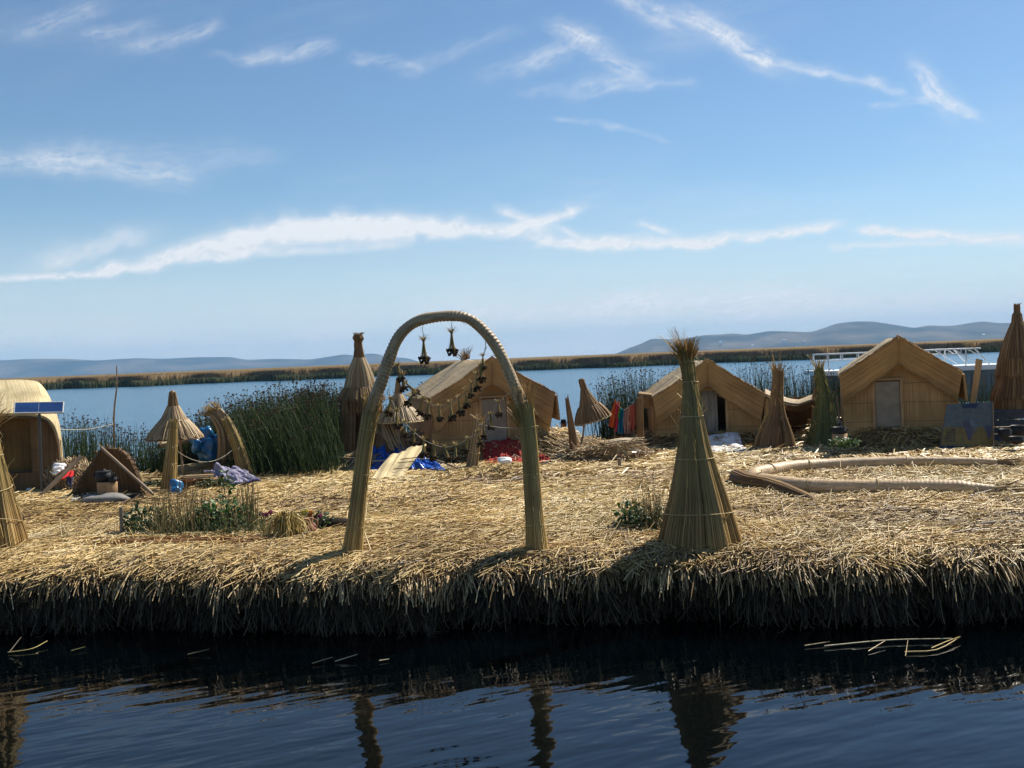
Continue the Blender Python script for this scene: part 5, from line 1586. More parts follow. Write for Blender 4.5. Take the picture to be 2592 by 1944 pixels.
def stakes():
    def stake(px, y0, y1, rad, lab, mat='wood'):
        c = P(px, y1); s_ = c[1] / FPX
        top = c + np.array([0, 0, (y1 - y0) * s_]); top[0] = Q(px - .04 * (y1 - y0), y0, c[1])[0]
        m_ = MB(); pp = smooth([c - np.array([0, 0, .1]), (c + top) / 2, top], 6); m_.tube(pp, rad, 9, True)
        tag(m_.build('stake', M[mat], origin=c), lab, 'stake')
    stake(309, 1283, 1366, .024, 'grey stake at the end of the garden patch', 'woodgrey')
    stake(1569, 1160, 1190, .038, 'stubby wooden stake on the straw right of the arch')
    c = Q(288, 1150, 24.); c[2] = .2
    o = MB().tube(smooth([c, Q(288, 1060, 24.), Q(295, 985, 24.), Q(295, 926, 24.)], 10), np.linspace(.03, .012, 10), 6).build('mooring_pole', M['wood'], origin=c); tag(o, 'tall thin bare pole rising from the water near the pale hut', 'pole')
    a, b = Q(155, 1088, 21.), Q(288, 1073, 24.)
    o = MB().tube(smooth([a, (a + b) / 2 - np.array([0, 0, .05]), b], 10), .008, 4).build('pole_line', M['rope'], origin=a); tag(o, 'thin line strung from the pale hut to the tall pole', 'line')
stakes()

# ------------------------------------------------------------------ hearth and things by the pale hut
def hearth():
    d = P(290, 1270)[1]
    r1 = lambda x, y, dd=d: Q(x * .3316, 900 + y * .3316, dd)
    c = r1(820, 1130); c[2] = G
    t = thing('hearth_screen', 'dark leaning reed screen sheltering the cooking hearth', 'reed screen', c)
    top = [(520, 1135), (560, 1030), (640, 900), (720, 790), (770, 715), (850, 708), (930, 722), (1000, 790), (1050, 900), (1090, 1000), (1130, 1075)]
    px_ = smooth(np.array(top, float), 44); ctr = np.linspace(-1, 1, 44)
    tp = np.array([r1(a, b, d + .55 - .5 * c_ ** 2) for (a, b), c_ in zip(px_, ctr)])
    bt = np.stack([tp[:, 0] * 1.0, d + .75 - .7 * ctr ** 2, np.full(44, .70)], -1)
    q = np.linspace(0, 1, 10)[:, None, None]
    g_ = bt[None] * (1 - q) + tp[None] * q
    MB().slab(g_, .06, np.stack(np.broadcast_arrays(np.linspace(0, 2, len(tp))[None], q[..., 0] * 1.2), -1)).build('screen_mat', M['mat_dark'], t)
    MB().tube(np.array([r1(775, 705, d + .5), r1(1170, 1060, d - .15)]), .028, 7).build('brace_stick', M['wood'], t)
    m_ = MB(); n = 60; i = rng.integers(0, len(tp), n); a = tp[i]; dd = (tp[i] - tp.mean(0)) * .12 + rng.normal(0, .03, (n, 3))
    m_.strands(np.stack([a - dd, a, a + dd], 1), .016); m_.build('frayed_edge', M['dryb'], t)['kind'] = 'stuff'
    o = c + np.array([0, -.05, 0])
    st = thing('clay_stove', 'square tan clay stove under the screen', 'stove', r1(822, 1062, d - .12))
    MB().lathe(r1(822, 1062, d - .12), [(.15, 0), (.17, .02), (.175, .20), (.165, .235), (.12, .235), (.11, .12)], 20).build('firebox', M['adobe'], st)
    ms = MB().blob(r1(800, 1105, d - .3) + np.array([0, 0, .01]), (.42, .26, .14), 18, .25, 5); tag(ms.build('hearth_stone', M['stone'], origin=o), 'flat grey rock slab beneath the clay stove', 'rock')
    def pot(name, lab, p, rad, h, mat='black', lid=False, handle=True, cat='pot'):
        tt = thing(name, lab, cat, p)
        MB().lathe(p, [(rad * .5, 0), (rad * .92, h * .22), (rad, h * .5), (rad * .86, h * .85), (rad * .78, h * .92), (rad * .9, h), (rad * .82, h), (rad * .7, h * .85), (rad * .8, h * .4), (rad * .02, h * .1)], 22).build('pot_body', M[mat], tt)
        if handle:
            for sx in (-1, 1):
                MB().tube(smooth([p + np.array([sx * rad * .88, 0, h * .85]), p + np.array([sx * rad * 1.22, 0, h * .72]), p + np.array([sx * rad * .98, 0, h * .5])], 7), rad * .08, 6).build('handle', M[mat], tt)
        if lid:
            MB().lathe(p, [(rad * .02, h * 1.22), (rad * .15, h * 1.2), (rad * .12, h * 1.12), (rad * .8, h * 1.01), (rad * .9, h * .99)], 20).build('lid', M[mat], tt)
    pot('cooking_pot', 'large soot black pot on top of the clay stove', r1(795, 968, d - .12), .155, .20, lid=True)
    pot('cooking_pot', 'smaller black pot beside the large one on the stove', r1(862, 968, d - .2), .085, .10)
    pot('cooking_pot', 'wide black pot on straw beside the rock slab', r1(1015, 1130, d - .1), .16, .17)
    pot('cooking_pot', 'dark pan in the shade at the screen foot', r1(680, 1095, d - .05), .14, .1)
    # plank and rubbish by the pale hut
    a, b = r1(280, 1100, 19.0), r1(618, 770, 19.6)
    ax = b - a
    o2 = MB().slab(np.array([[a + np.array([-.05, 0, 0]), a + np.array([.05, .03, 0])], [b + np.array([-.05, 0, 0]), b + np.array([.05, .03, 0])]]), .03, np.array([[(0, 0), (.1, 0)], [(0, 1.6), (.1, 1.6)]])).build('leaning_board', M['wood'], origin=a)
    tag(o2, 'long board leaning over the straw heap by the pale hut', 'board')
    hp = r1(500, 1000, 19.9); hp[2] = .72
    m_ = MB(); m_.blob(hp + np.array([0, .35, .1]), (.48, .4, .42), 14, .2, 4, .3); n = 700
    th = rng.uniform(0, 6.28, n); ph = rng.uniform(.1, 1.5, n)
    dv = np.stack([np.cos(th) * np.sin(ph), np.sin(th) * np.sin(ph), np.cos(ph)], -1)
    a = hp + np.array([0, .35, .1]) + dv * np.array([.5, .42, .44]); dd = nrm(np.stack([rng.normal(.35, .4, n), rng.normal(-.4, .3, n), -rng.uniform(.3, 1, n)], -1)) * rng.uniform(.08, .2, n)[:, None]
    m_.strands(np.stack([a - dd, a + dv * .02, a + dd], 1), .02); tag(m_.build('straw_heap', M['dry'], origin=hp), 'heap of straw beside the pale hut under red cloth', 'straw heap')
    cl = lambda pts: [(x * .3316, 900 + y * .3316, dd) for x, y, dd in pts]
    cloth('red_cloth', 'scarlet cloth thrown over the straw heap', 'cloth', cl([(500, 880, 19.95), (560, 885, 19.9), (555, 935, 19.7), (462, 930, 19.7)]), M['scarlet'], wob=.06, seed=2, th=.03)
    cloth('dark_cloth', 'dark blue cloth hanging below the scarlet cloth', 'cloth', cl([(512, 925, 19.7), (556, 925, 19.7), (552, 1000, 19.6), (520, 990, 19.6)]), flatcol('navy weave', (.03, .035, .07)), wob=.05, seed=3, th=.03)
    m_ = MB().blob(r1(450, 850, 19.8), (.11, .1, .06), 12, .45, 3).blob(r1(425, 890, 19.7), (.07, .06, .04), 12, .3, 8); tag(m_.build('white_bag', M['white'], origin=r1(450, 850, 19.8)), 'crumpled white bag on the straw heap', 'bag')
    p = P(75, 1248); m_ = MB().blob(p + np.array([0, 0, .05]), (.07, .06, .055), 12, .05, 1); tag(m_.build('white_ball', M['white'], origin=p), 'white ball lying before the pale hut', 'ball')
    p = P(192, 1276); m_ = MB().blob(p + np.array([0, 0, .05]), (.10, .06, .05), 12, .3, 6); tag(m_.build('white_bag', M['white'], origin=p), 'small whitish bag on straw left of the grey rock', 'bag')
    return pot
pot = hearth()

def boat_bag():
    d = 22.4
    r2 = lambda x, y, dd=d: Q(350 + x * .2486, 950 + y * .2486, dd)
    c = r2(760, 880); c[2] = .4
    t = thing('reed_boat', 'reed boat with tufted double prow wrapped in blue plastic', 'boat', c)
    for (pts, rad) in (([(880, 860), (880, 720), (860, 560), (800, 450), (735, 385)], [.16, .14, .12, .09, .05]), ([(1010, 700), (960, 600), (900, 480), (850, 400), (815, 350)], [.14, .12, .10, .07, .05])):
        pp = smooth([r2(*q) for q in pts], 12)
        m_ = MB(); bundle(m_, pp, np.interp(np.linspace(0, 1, 12), np.linspace(0, 1, 5), rad), 90, .02); pr = m_.build('prow', M['dry'], t)
        m_ = MB(); flare(m_, pp[-2], pp[-1] - pp[-3] + np.array([-.02, 0, 0]), .06, .20, .26, 60, .013); m_.build('tuft', M['tuft'], pr)
    for (x0, y0, x1, y1, rad) in ((380, 1010, 890, 905, .11), (375, 965, 720, 915, .08), (385, 1050, 850, 960, .09), (250, 700, 560, 650, .05)):
        m_ = MB(); a, b = r2(x0, y0), r2(x1, y1, d + .5)
        bundle(m_, smooth([a, (a + b) / 2, b], 8), rad, 90, .022, over=.05, rr=.8); m_.build('hull_roll', M['dry'], t)
    def bag(pts, lab, cat='plastic sheet'):
        m_ = MB()
        for (x, y, rx, rz, dd, sd) in pts: m_.blob(r2(x, y, d + dd), (rx, .14, rz), 16, .38, sd)
        tag(m_.build('blue_plastic', M['bagblue'], origin=r2(pts[0][0], pts[0][1])), lab, cat)
    bag([(760, 740, .32, .32, .2, 2), (690, 600, .16, .22, .15, 5), (620, 690, .14, .17, -.05, 7), (700, 790, .2, .2, .0, 11)], 'blue plastic wrapped round the reed boat prow')
    bag([(910, 620, .14, .22, .05, 3), (930, 560, .1, .1, .1, 4)], 'blue plastic patch behind the leaning post')
    # bundle of reeds with blanket in front
    d2 = P(520, 1240)[1]
    b2 = lambda x, y, dd=d2: Q(350 + x * .2486, 950 + y * .2486, dd)
    c = b2(700, 1200); c[2] = G
    t = thing('mat_bundle', 'bundle of flat reeds and rolled mats under the mauve blanket', 'reed bundle', c)
    for (x0, y0, x1, y1, rad, mt) in ((450, 1165, 720, 1160, .09, 'dry'), (450, 1120, 740, 1110, .07, 'dryb'), (700, 1150, 1050, 1125, .12, 'dryb'), (480, 1085, 800, 1070, .05, 'dry')):
        m_ = MB(); a, b = b2(x0, y0) + np.array([0, 0, .07]), b2(x1, y1, d2 + .35) + np.array([0, 0, .07])
        bundle(m_, smooth([a, (a + b) / 2, b], 6), rad, 90, .022, over=.06); m_.build('reed_roll', M[mt], t)
    n_ = 64
    u_ = np.linspace(0, 1, n_)[None]; v_ = np.linspace(0, 1, n_)[:, None]
    p = [b2(670, 1040, d2 + .5), b2(1010, 1015, d2 + .7), b2(1250, 1120, d2), b2(930, 1165, d2 - .15)]
    g_ = (p[0] * (1 - u_[..., None]) + p[1] * u_[..., None]) * (1 - v_[..., None]) + (p[3] * (1 - u_[..., None]) + p[2] * u_[..., None]) * v_[..., None]
    f_ = 1 - np.abs(sfbm(u_ * 9 + 0 * v_, v_ * 6 + u_ * 3, 17, 1., 3)) * 1.5
    g_[..., 2] += .10 + .085 * f_ * (.4 + .6 * (1 - v_)) + .16 * np.exp(-((u_ - .42) / .09) ** 2 - ((v_ - .12) / .2) ** 2)
    g_[..., 0] += .05 * sfbm(u_ * 8 + 0 * v_, v_ * 8 + 0 * u_, 5); g_[..., 1] += .06 * sfbm(u_ * 8 + 0 * v_, v_ * 8 + 0 * u_, 6)
    bt_ = thing('mauve_blanket', 'crumpled mauve blanket over reeds by the leaning post', 'blanket', p[3])
    MB().slab(g_, .03).build('blanket_cloth', M['purple'], bt_)
    edge = g_[-1] + np.array([0, -.02, -.01])
    MB().tube(edge, .028, 6).build('blanket_border', M['dkpurple'], bt_)
    m_ = MB().blob(b2(385, 1150, 18.8), (.12, .11, .13), 14, .4, 3); tag(m_.build('blue_bag', M['bagblue'], origin=b2(385, 1150, 18.8)), 'round blue bag against the reed bundle end', 'bag')
    m_ = MB().blob(b2(280, 1215, 18.7), (.09, .07, .055), 12, .3, 4); tag(m_.build('blue_bag', M['bagblue'], origin=b2(280, 1215, 18.7)), 'small flat blue bag at the foot of the upright post', 'bag')
    pb = b2(525, 1090, d2 - .05); o = MB().lathe(pb, [(.02, 0), (.06, .01), (.11, .055), (.10, .052), (.05, .015)], 18).build('clay_bowl', M['clay'], origin=pb); tag(o, 'shallow clay bowl on top of the reed bundle', 'bowl')
boat_bag()

# ------------------------------------------------------------------ centre: tarpaulin, mat boards, red cloth
def centre():
    r3 = lambda x, y, z=G: P(800 + x * .2953, 760 + y * .2953, z)
    d = r3(780, 1470)[1]
    def heap(name, lab, cat, poly, mat, h, seed, folds=12., parent=None):
        """crumpled sheet: grid over four ground points with deep folds"""
        n_ = 96; u_ = np.linspace(0, 1, n_)[None]; v_ = np.linspace(0, 1, n_)[:, None]
        p = [r3(*q) for q in poly]
        g_ = (p[0] * (1 - u_[..., None]) + p[1] * u_[..., None]) * (1 - v_[..., None]) + (p[3] * (1 - u_[..., None]) + p[2] * u_[..., None]) * v_[..., None]
        env = (np.sin(np.pi * u_) * np.sin(np.pi * v_)) ** .4
        f = np.abs(sfbm(u_ * folds + 0 * v_, v_ * folds * .7 + 0 * u_, seed, 1., 4))
        g_[..., 2] = gz(g_[..., 0], g_[..., 1]) + .03 + h * env * (.45 + .9 * f)
        g_[..., 0] += .06 * sfbm(u_ * 7 + 0 * v_, v_ * 7 + 0 * u_, seed + 1); g_[..., 1] += .08 * sfbm(u_ * 7 + 0 * v_, v_ * 7 + 0 * u_, seed + 2)
        o = MB().slab(g_, .012).build(name, mat, origin=p[3]); return tag(o, lab, cat)
    heap('blue_tarpaulin', 'crumpled shiny blue tarpaulin lying behind the mat boards', 'tarpaulin', [(460, 1400), (1000, 1390), (1095, 1478), (470, 1475)], M['tarp'], .26, 3, 18.)
    # two strips of pale reed matting lying over the tarpaulin
    t = thing('mat_boards', 'two worn pale strips of reed matting on the blue tarpaulin', 'reed mat', r3(620, 1530))
    def strip(bl, br, tr, tl, bend, sd):
        n_ = 24; u_ = np.linspace(0, 1, 9)[None, :, None]; v_ = np.linspace(0, 1, n_)[:, None, None]
        a = [r3(*bl[:2], bl[2]), r3(*br[:2], br[2]), r3(*tr[:2], tr[2]), r3(*tl[:2], tl[2])]
        g_ = (a[0] * (1 - u_) + a[1] * u_) * (1 - v_) + (a[3] * (1 - u_) + a[2] * u_) * v_
        g_[..., 2] += bend * np.sin(np.pi * v_[..., 0]) + .015 * np.sin(u_[..., 0] * 9 + v_[..., 0] * 4 + sd)
        MB().slab(g_, .03, np.stack(np.broadcast_arrays(u_[..., 0] * .5, v_[..., 0] * 1.8), -1)).build('mat_strip', M['mat_pale'], t)
    strip((590, 1530, G + .05), (740, 1515, G + .08), (945, 1240, G + .52), (790, 1265, G + .48), .04, 1)
    strip((470, 1545, G + .05), (590, 1535, G + .05), (760, 1300, G + .42), (640, 1330, G + .36), .03, 2)
    m_ = MB()
    for q in (.3, .5, .62):
        m_.tube(np.array([r3(600 + 200 * q, 1530 - 270 * q, G + .09 + .44 * q), r3(740 + 200 * q, 1515 - 270 * q, G + .12 + .44 * q)]), .008, 4)
    m_.build('mat_cord', M['mat_dark'], t)
    heap('red_cloth', 'crumpled dark red cloth spread on straw before the centre hut', 'cloth', [(1430, 1330), (1760, 1325), (1990, 1400), (1410, 1415)], M['redcloth'], .10, 9, 22.)
    heap('red_cloth', 'small end of red cloth right of the arch leg', 'cloth', [(1880, 1370), (1960, 1365), (2020, 1415), (1890, 1418)], M['redcloth'], .11, 12, 14.)
    p = r3(1615, 1372, G + .25); m_ = MB().blob(p, (.17, .1, .06), 12, .25, 3); tag(m_.build('white_bundle', M['white'], origin=p), 'folded white cloth resting on the red cloth', 'cloth')
    p = r3(1975, 1395, G + .05); m_ = MB().blob(p, (.1, .06, .05), 10, .3, 5); tag(m_.build('dark_shoe', M['stone'], origin=p), 'grey object beside the small end of red cloth', 'bundle')
    # canoe-shaped trough half hidden by the arch leg
    c = r3(290, 1440); t = thing('wooden_trough', 'dark low trough with pale rims left of the arch leg', 'trough', c)
    q = np.linspace(-1, 1, 20)
    rows = []
    for zz, wd in ((.02, .05), (.10, .14), (.24, .2), (.24, .17), (.12, .1), (.06, .03)):
        rows.append(np.stack([c[0] + .15 + q * .52 * (.8 + zz), c[1] + 0 * q - wd * np.sqrt(np.clip(1 - q ** 4, 0, 1)), c[2] + zz + .06 * q ** 2], -1))
    rows2 = [np.stack([p_[:, 0], 2 * c[1] - p_[:, 1], p_[:, 2]], -1) for p_ in rows]
    m_ = MB(); m_.grid(np.array(rows)); m_.grid(np.array(rows2), flip=True); m_.build('trough_body', M['stone'], t)
    m_ = MB(); m_.tube(rows[2], .014, 5); m_.tube(rows2[2], .014, 5); m_.build('trough_rim', M['wood'], t)
    # slats lying across
    for (a, b, lab) in (((420, 1365), (700, 1340), 'long pale stick above the blue tarpaulin'), ((480, 1380), (1000, 1362), 'pale stick along the rear of the blue tarpaulin'), ((990, 1362), (1210, 1440), 'dark stick leaning on tarpaulin corner')):
        pa, pb = r3(*a, G + .2), r3(*b, G + .2)
        o = MB().tube(np.array([pa, (pa + pb) / 2 + np.array([0, 0, .02]), pb]), .02, 6).build('loose_stick', M['rope' if 'pale' in lab else 'wood'], origin=pa); tag(o, lab, 'stick')
    # straw shag in front of the tower
    m_ = MB(); n = 500; rr = np.random.default_rng(8)
    x = rr.uniform(-5.2, -3.0, n); y = rr.uniform(21.6, 23.0, n); a = np.stack([x, y, gz(x, y) + rr.uniform(0, .06, n)], -1)
    dd = nrm(np.stack([rr.normal(-.6, .4, n), rr.normal(-.5, .3, n), rr.normal(-.25, .2, n)], -1)) * rr.uniform(.12, .35, n)[:, None]
    m_.strands(np.stack([a - dd, a + np.array([0, 0, .03]), a + dd], 1), .024, None, 3, None, rr); tag(m_.build('thatch_heap', M['dry']), 'bleached straw sloping from the tall tower mound', 'reed heap', kind='stuff')
centre()

def right_things():
    # white plastic sheet partly under straw
    p4 = [P(1790, 1133), P(1868, 1124), P(1902, 1152), P(1795, 1152)]
    def flat(name, lab, cat, p4, mat, h, seed, n_=26):
        u_ = np.linspace(0, 1, n_)[None]; v_ = np.linspace(0, 1, n_)[:, None]
        p = p4
        g_ = (p[0] * (1 - u_[..., None]) + p[1] * u_[..., None]) * (1 - v_[..., None]) + (p[3] * (1 - u_[..., None]) + p[2] * u_[..., None]) * v_[..., None]
        g_[..., 2] = gz(g_[..., 0], g_[..., 1]) + .05 + h * np.abs(sfbm(u_ * 6 + 0 * v_, v_ * 6 + 0 * u_, seed)) * (np.sin(np.pi * u_) * np.sin(np.pi * v_)) ** .5
        tag(MB().slab(g_, .012).build(name, mat, origin=p[3]), lab, cat)
    flat('white_sheet', 'white plastic sheet on straw right of the tallest sheaf', 'plastic sheet', p4, M['white'], .06, 4)
    flat('teal_cloth', 'teal folded cloth on the ground left of the broom shaped sheaf', 'cloth', [P(1914, 1118), P(1948, 1112), P(1950, 1128), P(1918, 1134)], flatcol('teal cloth', (.03, .22, .24)), .16, 7)
    # painted board leaning
    c = P(2448, 1140); d = c[1]
    r5 = lambda x, y, dd=d: Q(1900 + x * .3128, 750 + y * .3128, dd)
    t = thing('painted_board', 'leaning board with faded blue and yellow painted picture', 'sign', c)
    cor = [r5(1590, 876, d + .35), r5(1962, 852, d + .35), r5(1962, 1243, d), r5(1530, 1232, d)]
    bil = lambda u_, v_: (cor[0] * (1 - u_) + cor[1] * u_) * (1 - v_) + (cor[3] * (1 - u_) + cor[2] * u_) * v_
    n = np.cross(cor[1] - cor[0], cor[3] - cor[0]); n /= np.linalg.norm(n)
    if n[1] > 0: n = -n
    g_ = np.array([[bil(u_, v_) for u_ in np.linspace(0, 1, 9)] for v_ in np.linspace(0, 1, 9)])
    MB().slab(g_ - n * .015, .025).build('board_sheet', plain('faded blue grey paint', (.115, .118, .105), .5, .3, .35, 7., 0, 0, (.065, .085, .105)), t)
    def patch(pts, mat, lift, nm):
        v = np.array([bil(a, b) + n * lift for a, b in pts]); w_ = v - n * .004
        m_ = MB(); k = len(v); m_.add(np.vstack([v, v.mean(0)]), [[i, (i + 1) % k, k] for i in range(k)], None, .5, 0, False)
        m_.add(np.vstack([v, w_]), [[i, (i + 1) % k, k + (i + 1) % k, k + i] for i in range(k)], None, .5, 0, False)
        return m_.build(nm, mat, t)
    yel = plain('faded yellow paint', (.185, .135, .04), .5, .3, .35, 7.); navy = plain('navy paint', (.03, .04, .085), .5, .3, .3, 7.); mau = plain('dull mauve paint', (.075, .07, .10), .5, .3, .3, 9.)
    pale = plain('pale blue paint', (.10, .14, .17), .5, .3, .3, 7.); ochre = plain('ochre paint', (.14, .09, .025), .5, .3, .3, 9.)
    patch([(0.01, .52), (.40, .52), (.44, .62), (.5, .80), (.57, .80), (.66, .6), (.7, .52), (.8, .52), (.9, .75), (.95, .8), (.99, .6), (.99, .93), (.01, .93)][::-1], yel, .004, 'yellow_field')
    patch([(.38, .40), (.55, .38), (.60, .62), (.58, .80), (.52, .80), (.46, .62)][::-1], mau, .008, 'painted_figure')
    patch([(.50, .36), (.78, .40), (.74, .50), (.55, .52)][::-1], pale, .012, 'painted_cloud')
    patch([(.58, .44), (.78, .425), (.72, .455)][::-1], ochre, .016, 'painted_bird')
    patch([(.84, .5), (.97, .5), (.96, .72), (.92, .8), (.88, .72)][::-1], mau, .008, 'painted_figure')
    patch([(.0, .945), (1, .945), (1, .995), (0, .995)][::-1], navy, .008, 'blue_stripe')
    patch([(.32, .03), (.68, .02), (.64, .12), (.36, .11)][::-1], navy, .008, 'dark_patch')
    m_ = MB()
    rr = np.random.default_rng(2)
    for cx_ in (.09, .14, .19, .24):
        for v_ in np.linspace(.57, .84, 9):
            a, b = bil(cx_ - .016 + rr.normal(0, .003), v_), bil(cx_ + .016 + rr.normal(0, .003), v_ + rr.normal(0, .004))
            m_.tube(np.array([a, b]) + n * .009, .007, 4)
    m_.build('blurred_lettering', navy, t)
    MB().tube(np.array([r5(1960, 856, d + .34), r5(1965, 1240, d - .02)]) + n * .006, .012, 5).build('board_edge', M['wood'], t)
    # plank post behind
    d3 = d + .8
    a = np.array([[r5(1782, 870, d3), r5(1818, 870, d3)], [r5(1826, 505, d3), r5(1874, 515, d3)]])
    lo2 = a.copy(); lo2[0, :, 2] = .70
    o = MB().slab(np.array([lo2[0], a[0], (a[0] * .6 + a[1] * .4), a[1]]), .05, np.array([[(0, 0), (.1, 0)], [(0, .4), (.1, .4)], [(0, .8), (.1, .8)], [(0, 1.4), (.1, 1.4)]])).build('plank_post', M['woodwarm'], origin=lo2[0, 0]); tag(o, 'upright slanting plank rising behind the painted board', 'plank')
    # platform below the corner tower
    d4 = 22.0
    pa, pb = r5(1965, 930, d4), r5(2400, 940, d4)
    tp = thing('dark_platform', 'dark blue boarded platform below the pointed tower', 'platform', np.array([pa[0] + 1, d4, G]))
    m_ = MB(); z1 = pa[2]
    m_.box(((pa[0] + pb[0]) / 2, d4 + .9, z1 - .03), ((pb[0] - pa[0]) / 2, .9, .03)); m_.build('platform_top', M['platform'], tp)
    m_ = MB()
    for q in range(4): m_.box(((pa[0] + pb[0]) / 2, d4 + .05, z1 - .12 - q * .15), ((pb[0] - pa[0]) / 2 - .02, .02, .068))
    m_.build('side_boards', M['platform'], tp)
    pot('cooking_pot', 'sooty pot with pale spot beside the painted board', r5(2060, 1160, 20.9), .13, .22)
    pot('cooking_pot', 'black kettle pot in the shade under the platform', r5(2165, 1130, 21.2), .17, .22)
    pot('cooking_pot', 'shiny round black pot on straw in front of the platform', r5(2150, 1195, 20.2), .15, .15, handle=False)
    # pots left of the right-hand hut
    dd = 20.9
    st = thing('clay_stove', 'brown clay stove by the slim green sheaf', 'stove', r5(722, 1190, dd)); MB().lathe(r5(722, 1190, dd), [(.13, 0), (.16, .03), (.15, .20), (.11, .2), (.1, .08)], 18).build('firebox', M['adobe'], st)
    pot('cooking_pot', 'broad black pot on the stove by the slim green sheaf', r5(718, 1125, dd), .15, .17)
    pot('cooking_pot', 'small dark pot at the foot of the slim green sheaf', r5(656, 1215, dd - .3), .075, .14, handle=False)
    p = r5(756, 1235, dd - .5); plant('leafy_plant', 'bright green leafy plant in front of the clay stove', p, .30, .2, 90, 'leaf', 3, .085)
    o = MB().slab(np.array([[r5(640, 800, 22.9), r5(715, 808, 22.9)], [r5(690, 806, 22.9), r5(720, 1000, 22.7)]]), .02)
    a, b = r5(696, 806, 22.9), r5(716, 1000, 22.9)
    o = MB().tube(np.array([a, b]), .03, 6).build('fence_stick', M['wood'], origin=b); tag(o, 'weathered stick standing left of the right hut wall', 'stick')

def plant(name, lab, p, rad, h, n, mat, seed, size=.07, stalks=6):
    r = np.random.default_rng(seed)
    p = np.asarray(p, float)
    t = thing(name, lab, 'plant', p)
    m_ = MB()
    for j in range(stalks):
        a = r.uniform(0, 6.28); q = rad * r.uniform(.2, .9)
        m_.tube(smooth([p, p + np.array([q * .5 * math.cos(a), q * .4 * math.sin(a), h * .6]), p + np.array([q * math.cos(a), q * .7 * math.sin(a), h * r.uniform(.7, 1.1)])], 6), np.linspace(.009, .004, 6), 4, True, .3)
    m_.build('stalks', M['leafdk'], t)
    th = r.uniform(0, 6.28, n); q = rad * np.sqrt(r.random(n)); z = h * (.25 + .85 * r.random(n)) * (1 - .35 * (q / rad) ** 2)
    c = p + np.stack([q * np.cos(th), q * np.sin(th) * .8, z], -1)
    d = nrm(np.stack([np.cos(th) + r.normal(0, .6, n), np.sin(th) + r.normal(0, .6, n), r.normal(.2, .4, n)], -1)) * (size * r.uniform(.6, 1.3, n))[:, None]
    up = np.array([0, 0, .22]) * size
    m_ = MB(); m_.strands(np.stack([c, c + d * .35 + up, c + d * .7 + up, c + d], 1), size * .62, None, 2, [.25, 1, .8, .08], r)
    m_.build('leaves', M[mat], t)
    return t
right_things()

